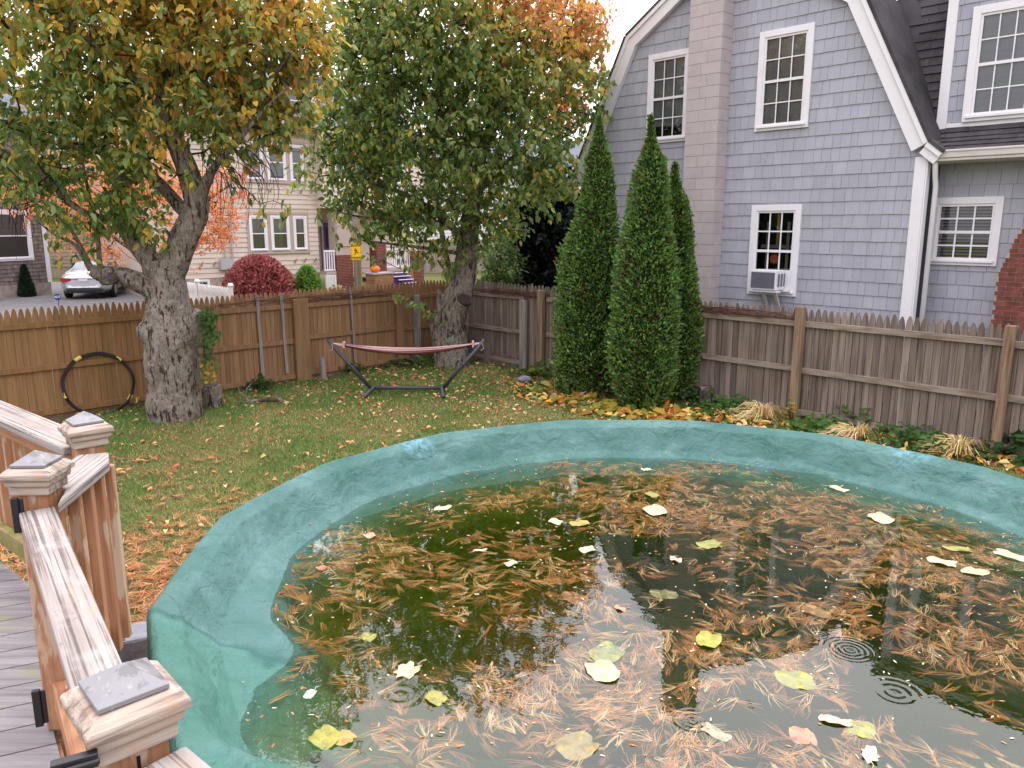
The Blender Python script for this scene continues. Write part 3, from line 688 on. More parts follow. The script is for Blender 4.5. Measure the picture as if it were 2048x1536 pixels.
b = MB(); b.prism([(.3, 8.74), (1.57, 9.6), (2.85, 8.74)], .35, 3, 'y'); b.build('dormer_roof', M['slate'], d_)
# side wall of the house on the left and services
b = MB(); b.add([(X0, 0, 0), (X0, 9, 0), (X0, 9, 6.75), (X0, 0, 6.75)], [(0, 1, 2, 3)]); b.box(X0-.1, 7.2, 8.9, 9, 0, 6.9); b.build('side_wall', M['beige'], bh)
b = MB(); b.box(-2.75, -2.25, -.2, -.035, 1.2, 1.6); b.box(-2.0, -1.75, -.16, -.035, 1.05, 1.35); b.tube([(-2.5, -.08, 1.6), (-2.5, -.08, 5.2)], .03, 6); b.tube([(-2.2, -.08, .7), (-2.2, -.08, 5)], .035, 6); b.build('meter_box', M['carsilver'], bh)
window(bh, -3.75, -3.2, .2, .85, y=-.02, cas=.06, cols=2, rows=(1, 1), shade=None)
# small return, porch section set back, upper wall above it
b = MB(); b.add([(X1, 0, .9), (X1, 1.5, .9), (X1, 1.5, 6.75), (X1, 0, 6.75)], [(0, 1, 2, 3)]); b.build('wall_return', M['beige'], bh)
upR = [(2.35, 2.95, 4.7, 6.1), (3.3, 4.2, 4.7, 6.1), (5.1, 6.0, 4.7, 6.1)]
b = MB(); wall_with_holes(b, X1, 7.2, -.5, 3.75, 6.75, [inn(h) for h in upR]); b.add([(X1, -.5, 3.75), (X1, 1.5, 3.75), (X1, 1.5, 6.75), (X1, -.5, 6.75)], [(0, 1, 2, 3)]); b.box(X1, 7.2, -.5, 1.5, 3.6, 3.75); b.build('bay', M['beige'], bh)
b = MB(); clap(b, X1, 7.2, -.5, 3.75, 6.7, .19, upR); b.build('bay_siding', M['beige'], bh)
for h in upR: window(bh, *h, y=-.52, cas=.09, cols=1, shade='blind', shade_to=.3)
b = MB(); wall_with_holes(b, X1, 7.2, 1.5, .9, 3.6, []); clap(b, X1, 7.2, 1.5, .9, 3.6, .19, [(1.9, 2.75, 0, 3.2), (2.9, 3.9, 0, 3.2)]); b.build('porch_wall', M['beige'], bh)
for x, m in ((1.95, 'dkdoor'), (3.0, 'purple')):
    b = MB(); b.box(x, x+.72, 1.42, 1.46, .95, 3.0); d = b.build('door', M[m], bh); d['label'] = 'purple front door' if m == 'purple' else 'dark maroon front door'
    q = MB(); q.box(x-.1, x-.01, 1.4, 1.48, .95, 3.1); q.box(x+.73, x+.82, 1.4, 1.48, .95, 3.1); q.box(x-.1, x+.82, 1.4, 1.48, 3.02, 3.12); q.build('door_frame', M['beigetrim'], d)
    q = MB(); q.box(x+.14, x+.58, 1.39, 1.416, 1.9, 2.8); q.build('door_glass', M['carglassd'], d)
b = MB(); b.box(X1, 7.2, -.5, 1.5, .82, .95); b.build('porch_floor', M['beigetrim'], bh)
b = MB(); b.box(2.3, 3.15, -.52, -.02, 1.62, 3.6); b.box(2.36, 3.1, -.56, -.521, 2.0, 3.5); b.build('porch_column', M['beigetrim'], bh)
def brickblock(par, x0, x1, y0, y1, z0, z1, name, m='brick'):
    b = MB(); b.box(x0+.01, x1-.01, y0+.01, y1-.01, z0, z1-.01); o = b.build(name, M['bmortar'], par)
    q = MB(); z = z0; k = 0
    while z < z1-.05:
        x = x0-(.1 if k % 2 else 0)
        while x < x1:
            l, r_ = max(x, x0), min(x+.2, x1)
            if r_-l > .04: q.box(l, r_, y0, y0+.06, z+.003, z+.06)
            x += .21
        q.box(x0, x0+.05, y0+.07, y1, z+.003, z+.06); z += .068; k += 1
    q.build('brick_courses', M[m], o); return o
M['tanbrick'] = mat('tan_brick', (158, 118, 84), [((128, 92, 62), (5, 5, 5), .4, .7), ((142, 76, 58), (1.4, 1.4, 1.4), .5, .7, .5)], .85, isl=.12)
brickblock(bh, 2.3, 3.15, -.54, 0, .0, 1.62, 'brick_pier'); brickblock(bh, 4.45, 5.0, -.54, 0, .0, 2.1, 'brick_pier'); brickblock(bh, 6.6, 7.2, -.54, 0, .0, 1.75, 'brick_pier')
brickblock(bh, 3.16, 4.2, -2.0, -1.4, 0, .82, 'step_wall', 'tanbrick'); brickblock(bh, 5.02, 6.58, -.52, -.2, 0, .8, 'step_wall', 'tanbrick')
b = MB(); b.box(3.1, 4.25, -2.05, -1.35, .825, .89); b.build('wall_cap', M['sidewalk'], bh)
b = MB()
for k in range(5): b.box(4.25+.27*k, 5.3+.27*k*.6, -1.6, -.56, .0, .82-.16*k)
b.build('purple_steps', M['purple'], bh)
b = MB()
for k in range(5): b.box(4.24+.27*k, 5.32+.27*k*.6, -1.64, -1.61, .80-.16*k, .84-.16*k)
b.build('step_nosing', M['whitehouse'], bh)
def balus(par, x0, x1, y, z0, z1, n, m='white', name='railing'):
    b = MB(); b.box(x0, x1, y-.03, y+.03, z1-.07, z1); b.box(x0, x1, y-.03, y+.03, z0, z0+.06)
    for k in range(n): x = x0+.04+(x1-x0-.08)*k/(n-1); b.box(x-.022, x+.022, y-.02, y+.02, z0+.061, z1-.071)
    return b.build(name, M[m], par)
balus(bh, 1.7, 2.25, -.48, .98, 1.85, 5); balus(bh, 5.05, 6.55, -.3, .98, 1.85, 12)
b = MB(); b.box(1.75, 2.28, -.5, -.45, 0, .8)
for k in range(6): b.box(1.78+k*.08, 1.82+k*.08, -.53, -.501, 0, .78)
b.build('lattice', M['whitehouse'], bh)
b = MB(); b.tube([(3.6, -.9, 1.7), (4.9, -1.7, .95)], .018, 6); b.build('handrail', M['black'], bh)
pk = MB()
pf = BF.w(3.45, -1.7, .89)
pk.lathe([(.02, 0), (.16, .02), (.22, .12), (.21, .2), (.12, .28), (.03, .27)], (0, 0, 0), 32, lob=.1, lobn=8)
po = thing('pumpkin', 'orange pumpkin on the brick wall cap by the purple door', 'pumpkin', (pf[0], pf[1], .892)); pk.build('shell', M['pumpkin'], po, smooth=True)
b = MB(); b.tube([(0, 0, .26), (.01, 0, .31), (.03, 0, .34)], [.025, .018, .014], 6); b.build('stem', M['cut'], po)

# white house behind on the right, its garage
wh = thing('house', 'white sided house behind the right hand cherry trunk', 'house', (4.5, 52, 0), math.radians(20))
b = MB(); wall_with_holes(b, -11, 6, 0, 0, 6, [(-6, -5, 1.4, 2.7), (-2, -1, 1.4, 2.7)]); clap(b, -11, 6, 0, 2.0, 6, .2, [(-6, -5, 1.4, 2.7), (-2, -1, 1.4, 2.7)]); b.build('wall', M['whitehouse'], wh)
b = MB(); b.prism([(-.5, 5.9), (4, 8.6), (8.5, 5.9)], -11.5, 6.5, 'x'); b.build('roof', M['slate'], wh)
b = MB(); b.box(-11, 6, -.05, -.035, 0, 2.0); b.build('lower_wall', M['found'], wh)
for x in (-6.1, -2.1): window(wh, x, x+1.2, 1.3, 2.8, y=-.04, cas=.1, cols=2, rows=(1, 1), shade=None)

# shingled house at the far left
cx = at(104, 590, 0)
SF = Frame(cx[0], cx[1], 66)
shh = thing('house', 'weathered cedar shingle house with a white trimmed window at the left edge', 'house', (cx[0], cx[1], 0), SF.a)
ua, za = SF.uz(-26, 524); ub, zb = SF.uz(55, 420)
WS = (ua, ub, za, zb+.0)
uc, zc = SF.uz(14, 590); ud, zd = SF.uz(36, 580)
b = MB(); wall_with_holes(b, -7, 0, .003, 0, 7, [inn(WS)]); b.build('wall', M['gdark'], shh)
sb = MB(); shingles(sb, 0, SF.uz(60, 567)[1], 7, .16, lambda z: (-7, 0), [WS], wmin=.1, wmax=.2, depth=.03); sb.build('shingle_siding', M['cedar'], shh)
window(shh, *WS, y=-.02, cas=.16, cols=1, shade='blindd', shade_to=.5)
b = MB(); b.box(-7, -.02, -.05, -.001, 0, SF.uz(60, 567)[1]-.01); b.build('foundation', M['found'], shh)
b = MB(); b.box(-.14, .02, -.06, -.032, SF.uz(60, 567)[1], 7); b.box(.021, .04, -.06, .3, .6, 7); b.build('corner_board', M['white'], shh)
b = MB(); b.box(.0, .01, .0, 6, 0, 7); b.build('back_wall', M['cedar'], shh)
b = MB(); b.prism([(-.5, 6.9), (3, 9.5), (6.5, 6.9)], -7.5, .5, 'x'); b.build('roof', M['slate'], shh)
p = SF.w(-1.35, -.4)
def shrubcone(name, label, cat, x, y, h, r, cols, n=1800, seed=1, sz=.05, group=None, prof=None, z0=0.0, mat_='arb'):
    rg = np.random.default_rng(seed); t = thing(name, label, cat, (x, y, z0), group=group)
    prof = prof or (lambda s: (1-s)**.8*(min(1, s*8+.4)))
    s = rg.random(n)**1.0; a = rg.random(n)*2*PI; R = np.array([prof(v) for v in s])*r*(.80+.25*rg.random(n)+.10*fbm(a*2, s*5, seed, 3))
    P = np.stack([R*np.cos(a), R*np.sin(a), s*h], 1)
    A = np.stack([np.cos(a)*.6, np.sin(a)*.6, .5+.5*rg.random(n)], 1)+rg.normal(0, .35, (n, 3))
    N = rg.normal(0, 1, (n, 3)); c = np.array([lc(*k) for k in cols])[rg.integers(0, len(cols), n)]*(.85+.4*rg.random((n, 1)))
    leafcloud('foliage', P, A, N, sz*(.7+.6*rg.random(n)), sz*.55, c, M[mat_], t)
    b = MB(); b.lathe([(max(.01, prof(v)*r*.72), v*h*.93+.02) for v in np.linspace(0, 1, 12)], n=14); o = b.build('inner_growth', M['arbin'], t, smooth=True)
    return t
shrubcone('conifer_shrub', 'small dark cone shaped evergreen by the cellar window of the shingled house', 'shrub', p[0], p[1], 1.3, .32, [(46, 66, 46), (34, 52, 36)], 2500, 3, .1)

q = atY(60, 590, 44); th_ = thing('house', 'tan sided house wall glimpsed behind the orange maple and the silver car', 'house', (q[0], q[1], 0), math.radians(8))
b = MB(); wall_with_holes(b, -6, 12, .003, 0, 6, []); clap(b, -6, 12, 0, .6, 6, .2, []); b.build('wall', mat('tan_siding', (150, 134, 116), [], .8, isl=.03), th_)
b = MB(); b.prism([(-.5, 5.9), (4, 9), (8.5, 5.9)], -6.5, 12.5, 'x'); b.build('roof', M['slate'], th_)
b = MB(); b.box(-6, 12, .1, 8, 0, 6); b.build('side_walls', M['cedar'], th_)

# ------------------------------------------------------------ cars
def car(name, label, loc, rot, paint, glass, L=4.55, W=1.78, Hh=1.42, suv=False):
    t = thing(name, label, 'car', loc, rot)
    # local: rear at y=0 facing -y, car extends to +y
    if not suv:
        st = [  # y, halfw, zbot, zbelt(halfw at belt), ztop
            (0.0, .70, .45, .78, .80), (.06, .80, .32, .86, .92), (.25, .86, .26, .92, 1.02), (.55, .885, .24, .93, 1.06), (1.3, .89, .22, .93, 1.02),
            (2.6, .89, .22, .92, 1.0), (3.4, .88, .24, .88, .94), (4.1, .84, .26, .78, .84), (4.45, .74, .34, .66, .70), (4.55, .60, .42, .58, .60)]
        gl = [(.62, .66, 1.04, 1.06), (1.35, .60, 1.03, 1.40), (1.9, .62, 1.02, 1.43), (2.7, .60, 1.0, 1.36), (3.3, .66, .95, .97)]
    else:
        st = [(0.0, .74, .5, .9, 1.05), (.05, .86, .38, 1.0, 1.12), (.3, .92, .3, 1.05, 1.14), (1.5, .94, .28, 1.05, 1.13), (3.4, .93, .28, 1.02, 1.1), (4.2, .9, .3, .95, 1.02), (4.6, .8, .4, .8, .85)]
        gl = [(.12, .76, 1.1, 1.13), (.45, .72, 1.12, 1.66), (1.9, .73, 1.11, 1.74), (2.7, .70, 1.08, 1.68), (3.5, .74, 1.05, 1.08)]
    def loft(rows, name, m, ring):
        vs = []; k = None
        for r in rows: q = ring(r); k = len(q); vs += q
        fs = [(i*k+j, i*k+(j+1) % k, (i+1)*k+(j+1) % k, (i+1)*k+j) for i in range(len(rows)-1) for j in range(k)]
        fs += [tuple(range(k)), tuple((len(rows)-1)*k+j for j in range(k-1, -1, -1))]
        b = MB(); b.add(vs, fs); o = b.build(name, m, t, smooth=True)
        s_ = o.modifiers.new('s', 'SUBSURF'); s_.levels = 2; s_.render_levels = 2; return o
    def ring(r):
        y, w, zb, zbelt, zt = r; zm = (zb+zbelt)/2
        return [(-w*.82, y, zb), (-w*.98, y, zb+.1), (-w, y, zm), (-w*.97, y, zbelt), (-w*.8, y, zt), (0, y, zt+.015), (w*.8, y, zt), (w*.97, y, zbelt), (w, y, zm), (w*.98, y, zb+.1), (w*.82, y, zb), (0, y, zb)]
    loft(st, 'body', paint, ring)
    def ring2(r):
        y, w, zb, zt = r; return [(-w*1.18, y, zb-.05), (-w*1.12, y, zb+.02), (-w, y, zt-.03), (-w*.7, y, zt), (w*.7, y, zt), (w, y, zt-.03), (w*1.12, y, zb+.02), (w*1.18, y, zb-.05)]
    loft(gl, 'roof_and_pillars', paint, ring2)
    b = MB()  # rear window, side windows slightly proud of the cabin
    if not suv: b.add([(-.60, .655, 1.075), (.60, .655, 1.075), (.50, 1.22, 1.385), (-.50, 1.22, 1.385)], [(0, 1, 2, 3)])
    else: b.add([(-.66, .13, 1.2), (.66, .13, 1.2), (.58, .36, 1.62), (-.58, .36, 1.62)], [(0, 1, 2, 3)])
    b.build('rear_window', glass, t)
    for sg in (-1, 1):
        b = MB(); y0, y1 = (1.15, 2.95) if not suv else (.7, 3.0); zt = 1.36 if not suv else 1.64; zb = 1.05 if not suv else 1.15; w = .735 if not suv else .86; wt = .63 if not suv else .76
        b.add([(sg*w, y0-.15, zb), (sg*w, y1, zb), (sg*wt, y1-.4, zt), (sg*wt, y0+.15, zt)], [(0, 1, 2, 3)]); b.build('side_window', M['carglassd'], t)
        for y in (.95, 3.55):
            b = MB(); b.tube([(sg*.72, y, .32), (sg*.905, y, .32)], .32, 24); wv = b.build('wheel', M['tyre'], t)
            q = MB(); q.tube([(sg*.88, y, .32), (sg*.915, y, .32)], .20, 16); q.build('rim', M['rim'], wv)
        b = MB()
        if not suv: b.prism([(sg*.42, .82), (sg*.80, .84), (sg*.80, .70), (sg*.70, .66), (sg*.45, .72)], -.012, .10, 'y')
        else: b.prism([(sg*.62, 1.02), (sg*.86, 1.1), (sg*.90, .92), (sg*.66, .88)], -.02, .2, 'y')
        b.build('taillight', M['taillight'], t, bevel=.01)
    b = MB(); b.box(-.62, .62, -.025, .06, .30, .42); b.box(-.74, .74, .0, .1, .24, .34); b.build('lower_bumper', M['black'], t, bevel=.02)
    b = MB(); b.box(-.16, .16, -.03, -.012, .70, .80); b.build('number_plate', M['plateW'], t)
    return t
cp = at(165, 600, .06)
car('parked_car', 'silver sedan parked on the driveway beside the shingled house', (cp[0]-.0, cp[1]+.2, .065), math.radians(14), M['carsilver'], M['carglass'])
sp = at(822, 570, .0); sp = sp*0+np.array([-6.2, 41, .06])
car('parked_car', 'black hatchback with a red tail light beside the brick porch pier', (sp[0], sp[1], .06), math.radians(40), M['carblack'], M['carglassd'], suv=True)

# ------------------------------------------------------------ white picket fence, signs, pole, wires
WF = Frame(-12.9, 23.6, 0)
a = atY(347, 558, 25.4); c = atY(461, 575, 22.3)
an = math.degrees(math.atan2(c[1]-a[1], c[0]-a[0])); Lw = math.hypot(c[0]-a[0], c[1]-a[1]); zt = (a[2]+c[2])/2
wf = thing('picket_fence', 'low white picket fence with capped posts along the street', 'fence', (a[0]-0, a[1], 0), math.radians(an))
b = MB(); u = -1.6
while u < Lw-.1:
    b.prism([(u, .05), (u+.06, .05), (u+.06, zt-.08), (u+.03, zt-.02), (u, zt-.08)], -.012, .012, 'y'); u += .115
b.build('picket_panel', M['white'], wf)
b = MB(); b.box(-1.6, Lw, .014, .05, zt-.28, zt-.18); b.box(-1.6, Lw, .014, .05, .15, .25); b.build('rail', M['white'], wf)
for u in (-1.3, .45, 1.9, Lw):
    b = MB(); b.box(u-.055, u+.055, -.05, .05, 0, zt+.02); b.box(u-.075, u+.075, -.07, .07, zt+.021, zt+.05); b.prism([(u-.06, zt+.051), (u+.06, zt+.051), (u, zt+.11)], -.06, .06, 'y'); b.build('post', M['white'], wf)
def text_obj(name, txt, size, m, parent, loc, rot, extrude=.003, align='CENTER'):
    cu = bpy.data.curves.new(name, 'FONT'); cu.body = txt; cu.size = size; cu.extrude = extrude; cu.align_x = align; cu.align_y = 'CENTER'; cu.offset = size*.02
    tmp = bpy.data.objects.new(name+'_t', cu); COL.objects.link(tmp); dg = bpy.context.evaluated_depsgraph_get(); dg.update()
    me = bpy.data.meshes.new_from_object(tmp.evaluated_get(dg)); bpy.data.objects.remove(tmp)
    o = link(name, me, m, parent); o.location = loc; o.rotation_euler = rot; return o
# utility pole and sign
pp = atY(717, 590, 28.6)
up = thing('utility_pole', 'pale weathered utility pole behind the yellow street sign', 'pole', (pp[0], pp[1], 0))
b = MB(); b.tube([(0, 0, 0), (0, 0, 5), (0, 0, 9.5)], [.13, .12, .1], 14); b.build('shaft', M['pole'], up, smooth=True)
b = MB(); b.tube([(.15, -.02, 0), (.14, -.02, 6)], .018, 6); b.build('cable_guard', M['manila'], up)
s = (28.35)/1560*1.02
ss = thing('street_sign', 'yellow slow children sign with a running child figure', 'sign', atY(712, 503, 28.35), math.radians(2))
hw, hh = .185, .30
b = MB()
def rrect(w, h, r, n=5):
    pts = []
    for cx_, cy_, a0 in ((w-r, h-r, 0), (-w+r, h-r, 90), (-w+r, -h+r, 180), (w-r, -h+r, 270)):
        for k in range(n): a = math.radians(a0+90*k/(n-1)); pts.append((cx_+r*math.cos(a), cy_+r*math.sin(a)))
    return pts
b.prism(rrect(hw, hh, .03), 0, .008, 'y'); plate = b.build('sign_plate', M['signy'], ss)
b = MB(); o_ = rrect(hw-.012, hh-.012, .022); i_ = rrect(hw-.018, hh-.018, .018); n = len(o_)
b.add([(p[0], -.002, p[1]) for p in o_]+[(p[0], -.002, p[1]) for p in i_], [(k, (k+1) % n, n+(k+1) % n, n+k) for k in range(n)]); b.build('border', M['signk'], ss)
text_obj('lettering', 'SLOW', .125, M['signk'], ss, (0, -.004, .215), (PI/2, 0, 0)); text_obj('lettering', 'CHILDREN', .078, M['signk'], ss, (0, -.004, -.22), (PI/2, 0, 0))
b = MB()
def limb(p, q, w0, w1):
    d = Vector((q[0]-p[0], q[1]-p[1])); d.normalize(); m_ = Vector((-d.y, d.x))
    b.add([(p[0]+m_.x*w0, -.004, p[1]+m_.y*w0), (q[0]+m_.x*w1, -.004, q[1]+m_.y*w1), (q[0]-m_.x*w1, -.004, q[1]-m_.y*w1), (p[0]-m_.x*w0, -.004, p[1]-m_.y*w0)], [(0, 1, 2, 3)])
for i, (p, q, w0, w1) in enumerate([((0, .055), (.005, -.02), .022, .02), ((0, .045), (-.055, .03), .010, .008), ((-.055, .03), (-.045, .075), .008, .006), ((.005, .045), (.05, .03), .010, .008), ((.05, .03), (.07, .05), .008, .006), ((.005, -.01), (.055, -.05), .016, .011), ((.055, -.05), (.105, -.045), .010, .008), ((0, -.01), (-.03, -.07), .016, .011), ((-.03, -.07), (-.075, -.12), .010, .008)]): limb(p, q, w0, w1)
b.add([(-.015+.024*math.cos(a_*PI/6), -.004, .088+.024*math.sin(a_*PI/6)) for a_ in range(12)], [tuple(range(12))]); b.build('running_figure', M['signk'], ss)
b = MB(); b.tube([(.0, .03, -hh-1.9), (0, .03, hh)], .02, 8); b.build('sign_post', M['greypost'], ss)
ys = at(118, 612, 0); ysn = thing('yard_sign', 'small blue octagonal yard sign with white letters by the silver car', 'sign', (ys[0]*.82, ys[1]*.82, 0), 0)
zz = atY(115, 594, ys[1]*.82)
b = MB(); b.prism([(zz[0]-ys[0]*.82+.105*math.cos(PI/8+k*PI/4), zz[2]+.105*math.sin(PI/8+k*PI/4)) for k in range(8)], 0, .01, 'y'); b.build('sign_plate', M['blue'], ysn)
text_obj('lettering', 'ADT', .09, M['white'], ysn, (zz[0]-ys[0]*.82, -.004, zz[2]), (PI/2, 0, 0))
b = MB(); b.tube([(zz[0]-ys[0]*.82, .02, 0), (zz[0]-ys[0]*.82, .02, zz[2])], .01, 6); b.build('stake', M['steel'], ysn)
for (p0, p1, Y, r_, lab) in (((330, 296), (820, 304), 29, .014, 'thick dark utility cable crossing the upper windows of the beige house'), ((500, 392), (640, 300), 30, .006, 'thin service wire slanting up past the upper windows of the beige house'), ((560, 372), (760, 440), 30, .006, 'thin wire slanting down towards the purple front door')):
    A_ = atY(*p0, Y); B_ = atY(*p1, Y+1.5); b = MB(); b.tube([A_+(B_-A_)*k/10-np.array([0, 0, .06*math.sin(PI*k/10)]) for k in range(11)], r_, 5); o = b.build('cable', M['wire']); tag(o, lab, 'cable')

# ------------------------------------------------------------ swimming pool
NS = 15
def poly_r(a, amt=.75):
    st = 2*PI/NS; q = ((a-math.radians(149)+st*50) % st)-st/2
    k = math.cos(st/2)/np.cos(q) if not isinstance(a, np.ndarray) else np.cos(st/2)/np.cos(q)
    return 1-amt*(1-k)
pool = thing('swimming_pool', 'round above ground swimming pool under a green cover', 'swimming pool', (PC[0], PC[1], 0))
b = MB(); n = 90; rw = PR-.13
vs = [(rw*math.cos(2*PI*k/n), rw*math.sin(2*PI*k/n), z) for z in (0, .95) for k in range(n)]
b.add(vs, [(k, (k+1) % n, n+(k+1) % n, n+k) for k in range(n)]); b.build('wall', M['poolwall'], pool)
b = MB(); vs = [(r_*math.cos(2*PI*k/n), r_*math.sin(2*PI*k/n), z) for r_, z in ((rw-.0, .955), (rw+.06, .955), (rw+.06, .98), (rw-.0, .98)) for k in range(n)]
b.add(vs, [(j*n+k, j*n+(k+1) % n, ((j+1) % 4)*n+(k+1) % n, ((j+1) % 4)*n+k) for j in range(4) for k in range(n)]); b.build('top_rail', M['white'], pool)

def cover():
    na = 1500
    rs = np.concatenate([np.linspace(0, 1.7, 26)[:-1], np.linspace(1.7, 2.3, 26)[:-1], np.linspace(2.3, 2.70, 60)])
    prof_r = [0, 1.2, 1.75, 2.0, 2.2, 2.36, 2.46, 2.62, 2.70]; prof_z = [.42, .45, .55, .72, .86, .935, .99, 1.16, 1.195]
    A = np.linspace(0, 2*PI, na, endpoint=False)
    out_s = [(2.715, 1.205), (2.735, 1.20), (2.75, 1.185), (2.757, 1.15), (2.76, 1.05), (2.77, .9), (2.775, .7), (2.78, .5), (2.79, .3), (2.80, .12), (2.81, .05)]
    V = []
    def ang(d): return (A-math.radians(d)+PI) % (2*PI)-PI
    for r_ in rs:
        z = np.interp(r_, prof_r, prof_z)*np.ones(na); k = np.clip((r_-2.2)/.3, 0, 1)
        x, y = r_*np.cos(A), r_*np.sin(A)
        # radial drape folds hanging from the rim, a tongue of cloth at the left, wrinkles
        z = z+k*(.02*fbm(A*9, r_*2+0*A, 3)*(1-.6*np.clip((r_-2.6)/.1, 0, 1)))+k*.011*fbm(A*40, r_*6+A*3, 8)*(1-.4*np.clip((r_-2.62)/.08, 0, 1))+k*.006*np.maximum(0, fbm(A*90+r_*9, r_*12+0*A, 18, 2))
        for (d, w, h, rc, rwid) in ((199, .13, .13, 2.08, .28), (185, .3, .05, 2.35, .2), (214, .09, -.05, 2.45, .2), (222, .05, .06, 2.5, .2), (160, .02, .018, 2.6, .12), (150, .015, .022, 2.62, .08), (163, .012, -.02, 2.6, .1), (120, .03, .018, 2.5, .12), (112, .02, -.018, 2.52, .14), (104, .012, .012, 2.5, .2), (73, .012, .012, 2.55, .2), (60, .014, .014, 2.55, .15), (46, .02, -.012, 2.5, .2), (30, .02, .012, 2.5, .2), (225, .04, -.08, 2.55, .2)):
            z = z+h*np.exp(-(ang(d)/w)**2)*np.exp(-((r_-rc)/rwid)**2)
        sc = poly_r(A)*(np.clip((r_-1.5)/1.2, 0, 1))+1*(1-np.clip((r_-1.5)/1.2, 0, 1))
        V.append(np.stack([x*sc, y*sc, z], 1))
    for r_, z in out_s:
        sc = poly_r(A); k = np.clip((1.2-z)/1.1, 0, 1); fold = .035*k**.7*fbm(A*14, 0*A+z*1.5, 5)+.014*(.15+k)*fbm(A*50, 0*A+z, 6)
        V.append(np.stack([(r_+fold)*sc*np.cos(A), (r_+fold)*sc*np.sin(A), z+0*A+(.004*fbm(A*60, 0*A, 9))], 1))
    nr = len(V); V = np.concatenate(V); i = (np.arange(nr-1)[:, None]*na+np.arange(na)[None]).ravel(); j = (np.arange(nr-1)[:, None]*na+((np.arange(na)+1) % na)[None]).ravel()
    t = NT('green_pool_cover')
    c = t.mix(t.ramp(t.noise((1.1, 1.1, 1.1), 5), .38, .66), lin((66, 101, 94)), lin((90, 122, 118)))
    c = t.mix(t.mul(t.ramp(t.noise((3.2, 3.2, 6), 6, dist=.2), .52, .7), .32), c, lin((126, 154, 158)))
    c = t.mix(t.mul(t.ramp(t.noise((2.1, 2.1, 2.1), 6, dist=.3), .56, .74), .35), c, lin((52, 100, 100)))
    c = t.mix(t.mul(t.ramp(t.noise((110, 110, 110), 3), .48, .68), .35), c, lin((36, 92, 84)))
    sz_ = t.n('ShaderNodeSeparateXYZ'); t.l(t.coord(), sz_.inputs[0]); c = t.mix(t.mul(t.ramp(sz_.outputs['Z'], .93, .72), .9), c, t.mix(t.ramp(t.noise((2.5, 2.5, 2.5), 4), .4, .65), lin((112, 112, 40)), lin((92, 102, 38))))
    # worn light blue patches
    for (px, py, rr) in ((820, 905, .22), (1830, 925, .25)):
        q = at(px, py, 1.1)-np.array([PC[0], PC[1], 0]); g = t.n('ShaderNodeVectorMath', operation='DISTANCE'); t.l(t.coord(), g.inputs[0]); g.inputs[1].default_value = tuple(q)
        f = t.ramp(g.outputs['Value'], rr, .02); f = t.mul(f, t.ramp(t.noise((22, 22, 22), 5), .42, .62)); c = t.mix(f, c, lin((130, 182, 206)))
    sp = t.n('ShaderNodeSeparateXYZ'); t.l(t.coord(), sp.inputs[0]); yy_ = t.mul(sp.outputs['Y'], t.mul(t.noise((3, 3, 3), 3), .25), 'ADD')
    c = t.mix(t.mul(t.ramp(yy_, -.68, -.74), .4), c, lin((84, 132, 116)))
    c = t.mix(t.mul(t.mul(t.ramp(yy_, -.66, -.70), t.ramp(yy_, -.745, -.715)), .45), c, lin((30, 74, 70)))
    p = t.n('ShaderNodeBsdfPrincipled'); t.l(c, p.inputs['Base Color']); p.inputs['Roughness'].default_value = .75; p.inputs['Specular IOR Level'].default_value = .15
    b1 = t.n('ShaderNodeBump'); b1.inputs['Strength'].default_value = .8; b1.inputs['Distance'].default_value = .003; t.l(t.noise((170, 170, 170), 3), b1.inputs['Height'])
    b2 = t.n('ShaderNodeBump'); b2.inputs['Strength'].default_value = .9; b2.inputs['Distance'].default_value = .055; t.l(t.noise((5, 5, 7), 7, .55, .5), b2.inputs['Height']); t.l(b1.outputs[0], b2.inputs['Normal'])
    # sharp creases
    vr = t.n('ShaderNodeTexVoronoi', feature='DISTANCE_TO_EDGE'); nz = t.n('ShaderNodeTexNoise'); nz.inputs['Scale'].default_value = 3; ad = t.n('ShaderNodeVectorMath', operation='ADD'); cc = t.coord()
    t.l(cc, nz.inputs['Vector']); t.l(cc, ad.inputs[0]); t.l(nz.outputs['Color'], ad.inputs[1]); t.l(ad.outputs[0], vr.inputs['Vector']); vr.inputs['Scale'].default_value = 2.6
    b3 = t.n('ShaderNodeBump'); b3.inputs['Strength'].default_value = .55; b3.inputs['Distance'].default_value = .01; t.l(t.mul(t.ramp(vr.outputs['Distance'], 0, .02), t.ramp(t.noise((1.7, 1.7, 1.7), 3), .5, .6)), b3.inputs['Height']); t.l(b2.outputs[0], b3.inputs['Normal'])
    t.l(b3.outputs[0], p.inputs['Normal']); t.l(p.outputs[0], t.out.inputs[0])
    o = fastmesh('pool_cover', V, np.stack([i, j, j+na, i+na], 1), t.m, smooth=True); o.location = (PC[0], PC[1], 0)
    tag(o, 'teal green woven winter cover sagging into the round pool and draped over its rim', 'pool cover')
cover()

